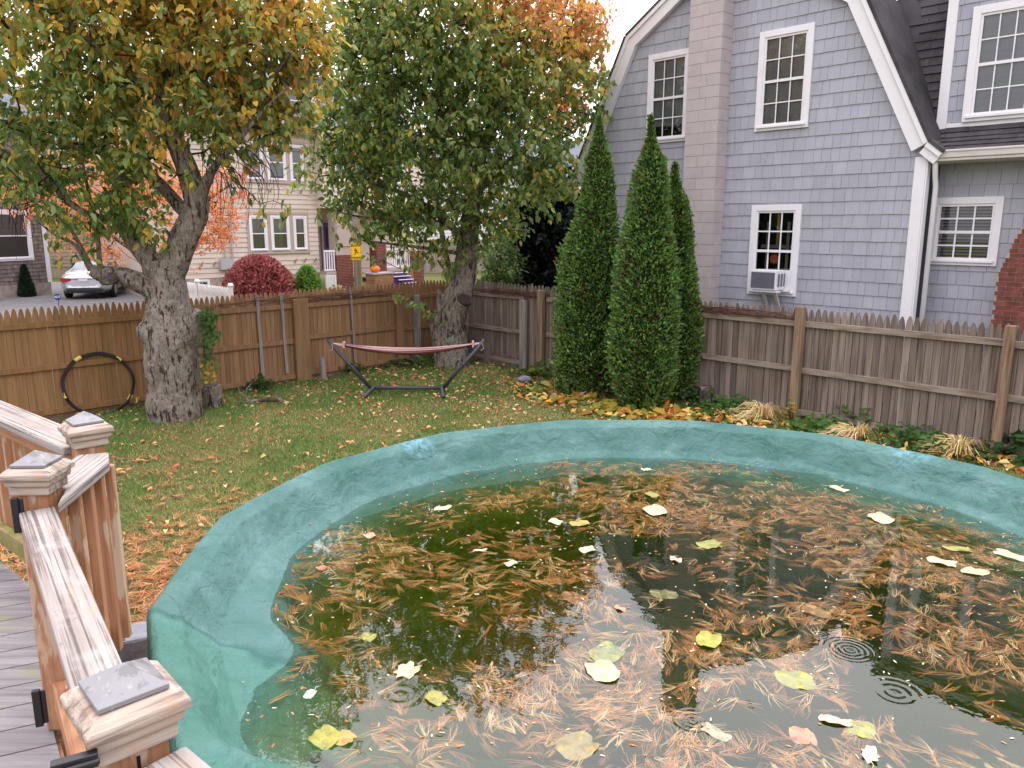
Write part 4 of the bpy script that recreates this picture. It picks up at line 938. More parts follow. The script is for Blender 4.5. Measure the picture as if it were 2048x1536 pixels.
def water():
    n = 128; b = MB(); R = 2.66
    b.lathe([(R, .05), (R, WZ)], n=n)
    t = NT('murky_water'); cc = t.coord()
    # rings where rain drops hit, and soft swell
    hsum = None
    for (px, py, r0, wl) in ((700, 1110, .16, .030), (662, 1150, .16, .026), (672, 1187, .10, .024), (992, 1345, .09, .022), (1385, 1440, .13, .026), (1700, 1300, .18, .026), (1720, 1190, .16, .026), (1240, 1152, .06, .018), (1335, 1130, .05, .018), (1295, 1235, .05, .018), (780, 1475, .05, .020), (1560, 1090, .05, .018), (1640, 1270, .06, .018), (800, 1390, .16, .05), (1790, 1385, .18, .04), (720, 1300, .14, .05), (1180, 1110, .10, .04), (880, 1465, .06, .025), (1500, 1410, .05, .02), (1960, 1250, .06, .02), (1100, 1280, .05, .02), (1330, 1010, .05, .02), (1450, 1180, .05, .02)):
        q = at(px, py, WZ); g = t.n('ShaderNodeVectorMath', operation='DISTANCE'); t.l(cc, g.inputs[0]); g.inputs[1].default_value = (q[0]-PC[0], q[1]-PC[1], WZ)
        d = g.outputs['Value']; w = t.mul(t.mul(d, 2*PI/wl), None, 'SINE')
        f = t.ramp(d, r0*.8, r0*.2); h = t.mul(w, f); hsum = h if hsum is None else t.mul(hsum, h, 'ADD')
    bp = t.n('ShaderNodeBump'); bp.inputs['Strength'].default_value = .17; bp.inputs['Distance'].default_value = .0016; t.l(hsum, bp.inputs['Height'])
    b0 = t.n('ShaderNodeBump'); b0.inputs['Strength'].default_value = .045; b0.inputs['Distance'].default_value = .01; t.l(t.noise((9, 9, 9), 3), b0.inputs['Height']); t.l(b0.outputs[0], bp.inputs['Normal'])
    fr_ = t.n('ShaderNodeFresnel', IOR=1.33); t.l(bp.outputs[0], fr_.inputs['Normal'])
    gl = t.n('ShaderNodeBsdfGlossy'); gl.inputs['Roughness'].default_value = .015; t.l(bp.outputs[0], gl.inputs['Normal'])
    tr = t.n('ShaderNodeBsdfTransparent'); tr.inputs['Color'].default_value = (.93, .97, .93, 1)
    f = t.mul(t.mul(fr_.outputs[0], WREF), .04, 'ADD'); m = t.n('ShaderNodeMixShader'); t.l(f, m.inputs[0]); t.l(tr.outputs[0], m.inputs[1]); t.l(gl.outputs[0], m.inputs[2]); t.l(m.outputs[0], t.out.inputs['Surface'])
    va = t.n('ShaderNodeVolumeAbsorption'); va.inputs['Color'].default_value = (.50, .60, .10, 1); va.inputs['Density'].default_value = 2.5
    t.l(va.outputs[0], t.out.inputs['Volume'])
    o = b.build('water', t.m); o.location = (PC[0], PC[1], 0); tag(o, kind='structure')
WREF = 1.25
water()

def needles(name, cen, yaw, z, n_per, L, wd, cols, m, spread=.5, seed=1, tilt=.0):
    """fans of pine needles: cen (k,2), one object"""
    rg = np.random.default_rng(seed); k = len(cen)
    base = np.repeat(np.arange(k), n_per); n = len(base)
    fan = spread*(.35+1.3*rg.random(k))[base]
    a = yaw[base]+rg.normal(0, 1, n)*fan*.6; l = L*(.7+.45*rg.random(n))
    P = np.concatenate([cen[base]+rg.normal(0, .006, (n, 2)), (z if np.isscalar(z) else z[base])[..., None] if not np.isscalar(z) else np.full((n, 1), z)], 1)
    dz = rg.normal(0, tilt, n) if tilt else rg.uniform(-.010, .002, n)
    dz = np.minimum(dz, .002) if not tilt else np.abs(dz)
    A = np.stack([np.cos(a)*l, np.sin(a)*l, dz], 1); Bv = np.stack([-np.sin(a), np.cos(a), 0*a], 1)*wd/2
    bend = np.stack([-np.sin(a), np.cos(a), 0*a], 1)*(rg.normal(0, .07, n)*l)[:, None]
    V = np.stack([P-Bv, P+Bv, P+A*.55+bend+Bv, P+A*.55+bend-Bv, P+A+Bv*.5, P+A-Bv*.5], 1).reshape(-1, 3)
    b = np.arange(n)[:, None]*6; Fq = np.concatenate([b+np.array([[0, 3, 2, 1]]), b+np.array([[3, 5, 4, 2]])], 1).reshape(-1, 4)
    c = np.array([lc(*q) for q in cols]); cc = c[rg.integers(0, len(c), k)][base]
    o = fastmesh(name, V, Fq, m, None, np.repeat(cc, 6, 0)); return o
def pool_litter():
    rg = np.random.default_rng(5); k = 8200
    r = 2.36*np.sqrt(rg.random(k)); a = rg.random(k)*2*PI; x, y = PC[0]+r*np.cos(a), PC[1]+r*np.sin(a)
    d = fbm(x*2.4+5, y*2.4+3, 21, 4)+.28*fbm(x*.8, y*.8, 4)-.25*np.clip((r-2.0)/.36, 0, 1)
    pj = d+.25*np.exp(-((x-1.0)**2/.5+(y-3.3)**2/.12)) # the drift in front of the chimney reflection
    keep = (pj-.10*np.clip((3.1-y)/.6, 0, 1)-.08*np.clip((y-5)/1, 0, 1) > -.36+.78*rg.random(k)) & (y > 1.2); cen = np.stack([x, y], 1)[keep]; k = len(cen)
    yaw = 1.6*fbm(cen[:, 0]*1.1, cen[:, 1]*1.1, 77, 2)*PI*.6+rg.normal(0, .8, k)+math.radians(10)+np.where(rg.random(k) < .5, PI, 0)
    z = WZ-.0035-.014*rg.random(k)**2
    o = needles('floating_pine_needles', cen, yaw, z, 7, .112, .0021, [(206, 150, 92), (192, 128, 70), (222, 180, 128), (170, 108, 58), (200, 138, 80), (146, 96, 58)], M['needlem'], .42, 6)
    tag(o, kind='stuff')
    # tiny pale flecks (bud scales)
    k = 900; r = 2.42*np.sqrt(rg.random(k)); a = rg.random(k)*2*PI; P = np.stack([PC[0]+r*np.cos(a), PC[1]+r*np.sin(a), np.full(k, WZ+.002)], 1)
    an = rg.random(k)*2*PI; A = np.stack([np.cos(an), np.sin(an), 0*an], 1); N = np.tile([0, 0, 1.0], (k, 1))
    c = np.array([lc(226, 196, 160), lc(200, 150, 110), lc(214, 128, 66), lc(236, 222, 200)])[rg.integers(0, 4, k)]
    o = leafcloud('floating_bud_scales', P, A, N, .014+.02*rg.random(k)**2, .007, c, M['litterm'], fold=.1, droop=0); tag(o, kind='stuff')
pool_litter()

def cover_debris():
    rg = np.random.default_rng(15); k = 260; a = rg.random(k)*2*PI; r = 2.365+np.abs(rg.normal(0, .035, k)); z = WZ+.006+(r-2.36)*.42
    P = np.stack([PC[0]+r*np.cos(a)*.992, PC[1]+r*np.sin(a)*.992, z+.012], 1); an = rg.random(k)*2*PI; A = np.stack([np.cos(an), np.sin(an), rg.normal(0, .1, k)], 1); N = np.tile([0, 0, 1.0], (k, 1))+rg.normal(0, .2, (k, 3))
    c = pal_([(176, 130, 96), (160, 104, 74), (190, 166, 140), (110, 80, 62), (84, 66, 54)])[rg.integers(0, 5, k)]
    L = .008+.022*rg.random(k)**2; o = leafcloud('waterline_debris', P, A, N, L, L*.4, c, M['litterm'], fold=.1, droop=0); tag(o, kind='stuff')
def pal_(cs): return np.array([lc(*c) for c in cs])
cover_debris()

# big leaves floating on the water: each one a thing
M['padleaf'] = {}
def floatleaf(px, py, sz, rgb, label, wet=0.0, asp=.75, rot=None, kind='round', rgb2=None, stem=True):
    rg = random.Random(int(px*7+py)); q = at(px, py, WZ); z = WZ+(.004 if wet == 0 else -.006)
    rot = rg.uniform(0, 2*PI) if rot is None else rot; key = rgb
    if key not in M['padleaf']: M['padleaf'][key] = mat('floating_leaf_%d' % len(M['padleaf']), rgb, [(rgb2 or tuple(int(v*.72) for v in rgb), (22, 22, 22), .45, .68, .8), (tuple(int(v*.55) for v in rgb), (90, 90, 90), .6, .75, .5)], .45, bump=((60, 60, 60), .6, .003))
    b = MB(); n = 22; vs = [(0, 0, .004)]; rings = (.5, 1.0)
    for rr in rings:
        for k in range(n):
            a = 2*PI*k/n; e = 1+rg.uniform(-.06, .06)
            if kind == 'round': e *= 1-.28*math.exp(-((((a+PI) % (2*PI))-PI)/.25)**2)
            elif kind == 'oak': e *= .84+.16*math.cos(a*7+1)*(1+.3*math.sin(a*2))+rg.uniform(-.05, .05)
            elif kind == 'oval': e *= 1
            x = rr*e*sz*math.cos(a); y = rr*e*sz*asp*math.sin(a)
            vs.append((x, y, .006*rr*math.sin(a*3+px)+(.004 if rr < 1 else rg.uniform(-.002, .006))))
    fs = [(0, 1+k, 1+(k+1) % n) for k in range(n)]+[(1+k, 1+n+k, 1+n+(k+1) % n, 1+(k+1) % n) for k in range(n)]
    b.add(vs, fs)
    if stem: b.tube([(sz*.75, 0, .004), (sz*1.15, .01, .004), (sz*1.5, sz*.1, .002)], .0018, 4)
    o = b.build('floating_leaf', M['padleaf'][key], None, smooth=True); o.location = (q[0], q[1], z); o.rotation_euler = (0, 0, rot)
    tag(o, label, 'leaf', 'large leaves floating on the pool')
CR, YG, OL, TAN = (196, 178, 146), (132, 134, 70), (120, 114, 70), (206, 160, 120)
for a_ in [(885, 1017, .075, CR, 'cream curled leaf floating near the far left waterline of the pool', 0, .5),
           (1112, 1044, .055, CR, 'small cream leaf floating just left of a yellow green one near the far side', 0, .8),
           (1157, 1047, .075, (150, 136, 68), 'yellow green leaf floating just right of a small cream leaf near the far side', 0, .7),
           (1310, 1021, .105, CR, 'large round cream leaf floating towards the far side in the middle of the pool', 0, .8),
           (1304, 990, .065, (136, 138, 68), 'small yellow green leaf floating beyond the large cream leaf', 0, .7),
           (1402, 998, .06, OL, 'dull olive leaf floating near the far edge of the water', .5, .7),
           (1292, 940, .045, CR, 'tiny pale leaf floating at the farthest waterline', 0, .7),
           (1676, 978, .085, CR, 'cream leaf floating against the far right waterline', 0, .5),
           (1762, 1037, .10, CR, 'crinkled cream leaf floating above the tall window reflection at the right', 0, .8),
           (1418, 1090, .085, YG, 'bright yellow green heart shaped leaf floating alone right of centre', 0, .75),
           (1175, 1100, .055, CR, 'small torn cream leaf floating left of the bright sky streak', 0, .8),
           (1885, 1125, .085, CR, 'oval cream leaf floating near the right edge, left one of a close pair', 0, .6),
           (1950, 1144, .08, (190, 180, 140), 'frayed cream leaf floating near the right edge, right one of a close pair', 0, .6),
           (2020, 1111, .10, CR, 'cream leaf floating by the right hand waterline at the frame edge', 0, .6),
           (1915, 1099, .09, (142, 138, 68), 'narrow yellow green leaf floating behind the pair of cream leaves', 0, .4),
           (1022, 1128, .045, CR, 'small oval cream leaf floating in the middle left among the needles', 0, .7),
           (960, 1102, .05, (214, 180, 150), 'thin pinkish leaf floating edge on among the needles', 0, .3),
           (740, 1072, .05, (196, 150, 120), 'curled brown and cream leaf floating near the left waterline', 0, .7),
           (1635, 1222, .085, (150, 110, 56), 'brown leaf with a yellow green centre floating right of centre', .5, .6),
           (1330, 1187, .085, OL, 'half sunk olive leaf in the dense drift of needles', 1, .6),
           (1148, 1194, .08, (134, 96, 54), 'half sunk brown round leaf beside the sky reflection', 1, .8),
           (1418, 1280, .085, (158, 150, 66), 'yellow green leaf lying in the dense orange needles', 0, .7),
           (1213, 1304, .10, (138, 142, 90), 'large pale green leaf touching a cream lily shaped leaf', .3, .8),
           (1205, 1343, .095, (196, 182, 142), 'cream lily shaped leaf touching a large pale green leaf', 0, .75),
           (815, 1342, .075, (214, 180, 142), 'torn tan leaf floating in the lavender sky reflection at left', 0, .8, None, 'oak'),
           (873, 1398, .055, (148, 144, 76), 'small yellow leaf floating alone in the sky reflection', 0, .75),
           (650, 1476, .07, (152, 150, 70), 'greenish yellow leaf near the bottom left of the water, left of a spotted one', 0, .85),
           (688, 1478, .05, (180, 146, 84), 'spotted orange yellow leaf near the bottom left of the water', 0, .85),
           (1155, 1488, .09, (156, 136, 84), 'submerged brown and olive leaf at the bottom centre', 1, .85),
           (1590, 1356, .095, (160, 158, 80), 'submerged olive green leaf in the sky reflection right of the chimney shape', 1, .75),
           (1722, 1457, .07, (168, 166, 78), 'yellow green leaf floating at the lower right beside a pink one', .3, .75),
           (1672, 1443, .07, (210, 170, 150), 'pinkish ribbed leaf floating at the lower right beside a green one', 0, .4),
           (1605, 1470, .065, (206, 140, 104), 'orange pink leaf floating at the lower right', .3, .7),
           (1430, 1462, .07, (186, 172, 140), 'pale submerged leaf near the bottom right of the chimney reflection', 1, .5),
           (620, 1390, .04, (200, 206, 200), 'small grey white leaf near the left waterline', 0, .5),
           (735, 1272, .045, (164, 156, 54), 'small olive yellow leaf where the tree reflection meets the sky reflection', .5, .8),
           (1352, 1120, .04, (216, 170, 150), 'tiny pink leaf between the window reflections', 0, .8),
           (1240, 1218, .035, (206, 142, 116), 'small salmon leaf on the bright sky streak', 0, .6),
           (1740, 1510, .06, (226, 206, 180), 'cream leaf at the bottom edge of the picture', 0, .6, None, 'oak'),
           (644, 1137, .04, (196, 110, 70), 'small rusty leaf beside the rain ring near the left waterline', 0, .5)]:
    floatleaf(*a_)
# ------------------------------------------------------------ trees
def smooth_path(pts, rad, k=5):
    """Catmull-Rom through (x,y,z) points with radii"""
    P = np.array(pts, float); R = np.array(rad, float); n = len(P); out = []; ro = []
    for i in range(n-1):
        p0, p1, p2, p3 = P[max(i-1, 0)], P[i], P[i+1], P[min(i+2, n-1)]
        for s in range(k):
            t = s/k; out.append(.5*((2*p1)+(-p0+p2)*t+(2*p0-5*p1+4*p2-p3)*t*t+(-p0+3*p1-3*p2+p3)*t**3)); ro.append(R[i]*(1-t)+R[i+1]*t)
    out.append(P[-1]); ro.append(R[-1]); return np.array(out), np.array(ro)
def limb_mesh(b, pts, rad, n=14, rough=.06, seed=0, k=5, lump=None):
    P, R = smooth_path(pts, rad, k); base = len(b.v); b.tube([tuple(p) for p in P], list(R), n)
    if rough:
        rg = np.random.default_rng(seed)
        V = np.array(b.v[base:base+len(P)*n]).reshape(len(P), n, 3); C_ = V.mean(1, keepdims=True); D = V-C_
        ph = rg.random(4)*6; ii = np.arange(len(P))[:, None]; an = (2*PI*np.arange(n)/n)[None]
        f = 1+rough*(np.sin(an*3+ph[0]+ii*.15)+.7*np.sin(an*5+ph[1]-ii*.25)+.5*np.sin(an*9+ph[2]+ii*.1))+rough*.6*rg.normal(0, 1, (len(P), n))
        V = C_+D*f[..., None]; b.v[base:base+len(P)*n] = [tuple(p) for p in V.reshape(-1, 3)]
    return P
def px3(lst):
    """[(px,py,Y,r)] -> points, radii"""
    return [tuple(atY(a, b_, c)) for a, b_, c, r in lst], [r for a, b_, c, r in lst]

def crown(tree, skel, blobs, n_spray, leaves_per, Lf, colfn, seed, twigmat, leafm, droop=.75, spray_len=.36, maxd=99, wid=.52, keepfn=None):
    """sprays of leaves scattered through blobs, each joined to the skeleton by thin branches"""
    rg = np.random.default_rng(seed)
    w = np.array([bl_[3]*bl_[4]*bl_[5]*(bl_[6] if len(bl_) > 6 else 1) for bl_ in blobs])**.8; cnt = rg.multinomial(n_spray, w/w.sum()); pts = []
    for bl_, c in zip(blobs, cnt):
        u = nrm(rg.normal(0, 1, (c, 3)))*(rg.random((c, 1))**.42); pts.append(np.array(bl_[:3])+u*np.array([bl_[3], bl_[4], bl_[5]]))
    T = np.concatenate(pts)
    if keepfn is not None: T = T[keepfn(T)]
    nodes = [p for p in skel]; parent = [-1]*len(nodes)
    sk = np.array(nodes); d0 = np.min(np.linalg.norm(T[:, None]-sk[None, ::2], axis=2), 1); order = np.argsort(d0)
    N = np.zeros((len(nodes)+len(T)*7, 3)); N[:len(nodes)] = sk; m = len(nodes); par = list(parent); tips = []
    for i in order:
        t_ = T[i]; dd = np.linalg.norm(N[:m]-t_, axis=1)+.35*np.maximum(0, N[:m, 2]-t_[2]); j = int(np.argmin(dd)); p = N[j]; d = np.linalg.norm(t_-p)
        k = max(1, min(5, int(d/.18))); prev = j; bow = rg.normal(0, .06, 3)*d+np.array([0, 0, .10*d])
        for q in range(1, k+1):
            s = q/k; N[m] = p+(t_-p)*s+bow*math.sin(PI*s); par.append(prev); prev = m; m += 1
        tips.append(prev)
    N = N[:m]; par = np.array(par); wgt = np.zeros(m)
    for q in tips: wgt[q] += 1
    for q in range(m-1, len(nodes)-1, -1):
        if par[q] >= 0: wgt[par[q]] += wgt[q]
    # branch geometry (3-sided strips per segment)
    idx = np.arange(len(nodes), m); a = N[par[idx]]; b_ = N[idx]; r1 = .0036*np.maximum(wgt[idx], 1)**.46; par_new = par[idx] >= len(nodes)
    r0 = np.where(par_new, .0036*np.maximum(wgt[par[idx]], 1)**.46, r1*1.25); r0 = np.minimum(r0, r1*1.6)
    d = nrm(b_-a); u = nrm(np.cross(d, np.tile([.3, .2, .93], (len(d), 1)))); v = np.cross(d, u); V = []
    for s in range(4):
        an = s*PI/2; o_ = u*math.cos(an)+v*math.sin(an); V += [a+o_*r0[:, None], b_+o_*r1[:, None]]
    V = np.stack(V, 1).reshape(-1, 3); q = np.arange(len(idx))[:, None]*8
    Fq = np.concatenate([q+np.array([[0, 2, 3, 1]]), q+np.array([[2, 4, 5, 3]]), q+np.array([[4, 6, 7, 5]]), q+np.array([[6, 0, 1, 7]])], 1).reshape(-1, 4)
    fastmesh('branches', V, Fq, twigmat, tree, smooth=True)
    # leaves
    tp = N[tips]; dirs = nrm(tp-N[par[np.array(tips)]]+rg.normal(0, .25, tp.shape)); k = leaves_per; n = len(tp)*k
    s = rg.random((len(tp), k))*1.15-.25; base = tp[:, None]+dirs[:, None]*(s*spray_len)[..., None]+rg.normal(0, .035, (len(tp), k, 3))
    side = nrm(rg.normal(0, 1, (n, 3))); A = dirs[:, None].repeat(k, 1).reshape(-1, 3)*.45+side*.75+np.array([0, 0, -droop]); NN = rg.normal(0, .6, (n, 3))+np.array([0, -.25, .9])
    base = base.reshape(-1, 3); c = colfn(base, rg, np.repeat(np.arange(len(tp)), k)); L = Lf*(.65+.6*rg.random(n))
    leafcloud('leaves', base, A, NN, L, L*wid, c, leafm, tree)
    return N

def pal(cs): return np.array([lc(*c) for c in cs])
def projpx(P):
    f = P[:, 1]*CT-(P[:, 2]-H)*ST; u = P[:, 1]*ST+(P[:, 2]-H)*CT; return 1024+F*P[:, 0]/f, 768-F*u/f
DG, MG, LG, YL, OR, RO = pal([(90, 116, 58), (100, 128, 66), (108, 132, 82)]), pal([(126, 150, 78), (138, 162, 94), (148, 158, 78)]), pal([(164, 178, 124), (172, 180, 104), (180, 176, 88)]), pal([(222, 190, 84), (232, 198, 92), (208, 178, 78)]), pal([(226, 168, 98), (224, 172, 110), (210, 150, 92)]), pal([(216, 146, 110), (206, 134, 98), (220, 160, 134)])
def pick(p, pools, rg):
    """p: (n,k) weights over pools"""
    p = p/p.sum(1, keepdims=True); cum = p.cumsum(1); r = rg.random((len(p), 1)); k = (r > cum).sum(1).clip(0, len(pools)-1)
    out = np.zeros((len(p), 3))
    for i, pl in enumerate(pools):
        m = k == i; out[m] = pl[rg.integers(0, len(pl), m.sum())]
    return out
def blobsY(lst):
    """[(px,py,Y, rx_px, ry_px, rY, dens)] -> world ellipsoids"""
    out = []
    for a, b_, Y, rx, ry, rY, dn in lst: c = atY(a, b_, Y); s = Y/F; out.append((c[0], c[1], c[2], rx*s, rY, ry*s, dn))
    return out

# --- left cherry (trunk with burls, lichened limbs)
t1p = at(350, 838); TY = 11.65
t1 = thing('cherry_tree', 'big old cherry tree with burled grey trunk and lichened limbs by the hoop', 'tree', (0, 0, 0))
b = MB()
pts, rad = px3([(352, 850, TY, .42), (352, 826, TY, .375), (348, 780, TY, .37), (345, 720, TY, .38), (342, 670, TY, .375), (340, 635, TY, .34), (338, 600, TY, .28), (335, 560, TY, .25), (332, 535, TY, .24)])
skel = [limb_mesh(b, pts, rad, 40, .022, 1, 8)]
V = np.array(b.v); c0 = V[:, :2].mean(0)
def burl(V, px, py, r, amt, dY=-.25):
    c = atY(px, py, TY+dY); d = np.linalg.norm(V-c, axis=1); cx_ = np.array([c0[0], c0[1]]); o = V[:, :2]-cx_; o /= np.linalg.norm(o, axis=1, keepdims=True)+1e-6
    V[:, :2] += o*(amt*np.exp(-(d/r)**2))[:, None]; return V
for bx_ in [(290, 660, .14, .12), (300, 620, .12, .06), (390, 665, .2, .10), (396, 640, .12, .10), (300, 740, .2, .05), (345, 690, .18, .07), (395, 740, .2, .04), (312, 815, .2, .08), (385, 825, .2, .07)]: V = burl(V, *bx_)
b.v = [tuple(p) for p in V]
# flutes in the trunk
t1trunk = b
for seq, sd_ in (([(335, 560, TY, .22), (352, 520, TY, .205), (372, 470, TY, .20), (390, 430, TY, .19), (392, 400, TY, .175), (378, 355, TY, .155), (362, 310, TY, .14), (345, 270, TY, .13), (328, 225, TY, .12), (335, 170, TY+.1, .11), (352, 110, TY+.2, .10), (360, 20, TY+.4, .08), (365, -90, TY+.5, .06), (360, -220, TY+.6, .035)], 2),
                 ([(330, 560, TY, .19), (300, 520, TY, .15), (268, 480, TY+.05, .13), (244, 440, TY+.1, .12), (234, 400, TY+.1, .11), (244, 370, TY+.1, .11), (268, 345, TY+.1, .09), (290, 330, TY+.2, .07), (260, 250, TY+.4, .05), (220, 160, TY+.5, .04), (200, 60, TY+.6, .03)], 3),
                 ([(325, 590, TY, .19), (285, 568, TY-.05, .155), (245, 553, TY-.1, .13), (205, 548, TY-.15, .11), (182, 540, TY-.2, .085)], 4),
                 ([(388, 440, TY, .13), (402, 392, TY-.05, .09), (415, 360, TY-.1, .075), (432, 330, TY-.2, .05), (470, 290, TY-.3, .035), (520, 230, TY-.4, .025), (580, 170, TY-.5, .015)], 5),
                 ([(392, 440, TY+.02, .11), (362, 415, TY+.06, .10), (340, 390, TY+.1, .09), (310, 360, TY+.1, .085), (270, 330, TY+.15, .08), (200, 300, TY+.2, .07), (120, 290, TY+.3, .06)], 6),
                 ([(130, 395, TY-.4, .055), (90, 350, TY-.3, .07), (45, 325, TY-.2, .075), (10, 310, TY, .07), (-60, 290, TY, .07)], 7),
                 ([(240, 440, TY, .05), (180, 430, TY-.3, .045), (130, 400, TY-.4, .05)], 17),
                 ([(350, 270, TY, .10), (300, 190, TY-.2, .07), (230, 120, TY-.4, .05), (150, 60, TY-.6, .04), (60, 0, TY-.8, .03)], 8),
                 ([(340, 200, TY, .09), (420, 120, TY+.1, .06), (500, 50, TY+.2, .04), (560, -30, TY+.3, .03)], 9),
                 ([(352, 100, TY+.2, .07), (260, 10, TY+.4, .05), (170, -100, TY+.5, .035), (110, -200, TY+.6, .02)], 10),
                 ([(360, 10, TY+.4, .06), (440, -80, TY+.5, .045), (500, -160, TY+.5, .025)], 11)):
    p_, r_ = px3(seq); q = MB() if sd_ > 20 else b; skel.append(limb_mesh(b, p_, r_, 16, .04, sd_, 6))
# shoots rising from the cut limb at the left
for seq, sd_ in (([(188, 545, TY-.2, .035), (165, 500, TY-.25, .03), (135, 450, TY-.3, .024), (95, 420, TY-.3, .016), (50, 395, TY-.35, .010)], 12),
                 ([(200, 545, TY-.2, .04), (196, 480, TY-.2, .032), (185, 420, TY-.2, .028), (172, 360, TY-.25, .022), (160, 290, TY-.3, .014)], 13),
                 ([(180, 540, TY-.2, .03), (150, 490, TY-.4, .024), (110, 470, TY-.5, .016), (60, 430, TY-.6, .010)], 14)):
    p_, r_ = px3(seq); skel.append(limb_mesh(b, p_, r_, 8, .02, sd_, 5))
# sawn stub at the right of the trunk
p_, r_ = px3([(378, 690, TY, .15), (385, 655, TY-.05, .11), (392, 632, TY-.08, .085), (396, 622, TY-.1, .07)]); limb_mesh(b, p_, r_, 14, .05, 15)
b.build('trunk', M['bark'], t1, smooth=True)
p_, r_ = px3([(232, 552, TY-.25, .085), (212, 563, TY-.35, .05), (200, 560, TY-.4, .03)]); q = MB(); limb_mesh(q, p_, r_, 10, .12, 16); q.build('broken_stub', M['barkdark'], t1, smooth=True)
def col1(P, rg, grp):
    x, y = projpx(P); g = np.array(rg.normal(0, 1, grp.max()+1))[grp]
    k = .40+.27*(-(y-200)/260)+.20*np.exp(-((x-560)/170)**2)+.12*np.exp(-((x-330)/110)**2)+.22*g-.12*np.exp(-((x-80)/140)**2-((y-300)/160)**2)
    k = np.clip(k, 0, 1.25)[:, None]
    w = np.concatenate([np.clip(.9-1.6*k, .03, 1), np.clip(1.0-1.0*abs(k-.25), .05, 1)*.9, np.clip(1-1.7*abs(k-.55), .05, 1)*.8, np.clip(1.9*k-.5, .03, 2)*1.05, np.clip(2*k-1.15, .015, 2)*.7, np.clip(2*k-1.5, .008, 1)*.3], 1)
    return pick(w, [DG, MG, LG, YL, OR, RO], rg)
bl1 = blobsY([(90, 90, TY-.3, 230, 150, 1.6, 1), (330, 50, TY, 210, 140, 1.7, 1.1), (500, 90, TY+.1, 140, 125, 1.3, 1.2), (80, 250, TY-.3, 170, 110, 1.3, .85), (300, 205, TY-.1, 180, 110, 1.5, .7), (480, 210, TY, 130, 90, 1.1, .8), (575, 150, TY+.1, 90, 90, .7, 1.1), (600, 50, TY+.1, 70, 100, .8, 1.3), (560, 250, TY-.1, 55, 50, .5, .5),
              (180, 380, TY-.3, 140, 80, .9, .7), (60, 370, TY-.3, 90, 70, .7, .5), (300, 330, TY-.4, 90, 60, .6, .55), (430, 270, TY-.2, 80, 60, .7, .6), (210, 470, TY-.3, 100, 60, .5, .5), (260, 420, TY-.3, 80, 60, .4, .6),
              (540, 412, TY-.2, 55, 12, .2, .5), (470, 350, TY-.2, 50, 50, .3, .3), (300, 460, TY-.3, 60, 60, .3, .5),
              (180, -110, TY, 330, 150, 2.0, .8), (420, -110, TY+.2, 250, 150, 1.8, .8), (300, -260, TY+.3, 260, 130, 1.6, .6), (-150, 150, TY-.2, 160, 250, 1.6, .35)])
crown(t1, np.concatenate(skel), bl1, 3000, 12, .122, col1, 11, M['twig'], M['leaf'], spray_len=.34, keepfn=lambda T: T[:, 2] > 1.55)
# dead hanging twigs right of the trunk fork
b = MB(); rg = random.Random(4)
for k in range(46):
    px, py = rg.uniform(400, 535), rg.uniform(290, 350); Y = TY-.2+rg.uniform(-.3, .2); pts = []; dx = rg.uniform(-25, 45)
    Lh = rg.uniform(50, 130)
    for i in range(7): s_ = i/6; pts.append(atY(px+dx*math.sin(s_*2.2)+rg.uniform(-2, 2), py+Lh*s_-10*math.sin(s_*PI), Y))
    b.tube(pts, [.006, .0055, .005, .0045, .004, .003, .002], 4)
b.build('dead_twigs', M['twig'], t1); b = MB()
for k in range(26):
    px, py = rg.uniform(0, 60), rg.uniform(340, 420); Y = TY-.4; pts = []; dx = rg.uniform(-15, 40); Lh = rg.uniform(40, 120)
    for i in range(6): s_ = i/5; pts.append(atY(px+dx*math.sin(s_*2.2), py+Lh*s_, Y))
    b.tube(pts, [.006, .005, .005, .004, .003, .002], 4)
b.build('dead_twigs', M['twig'], t1)

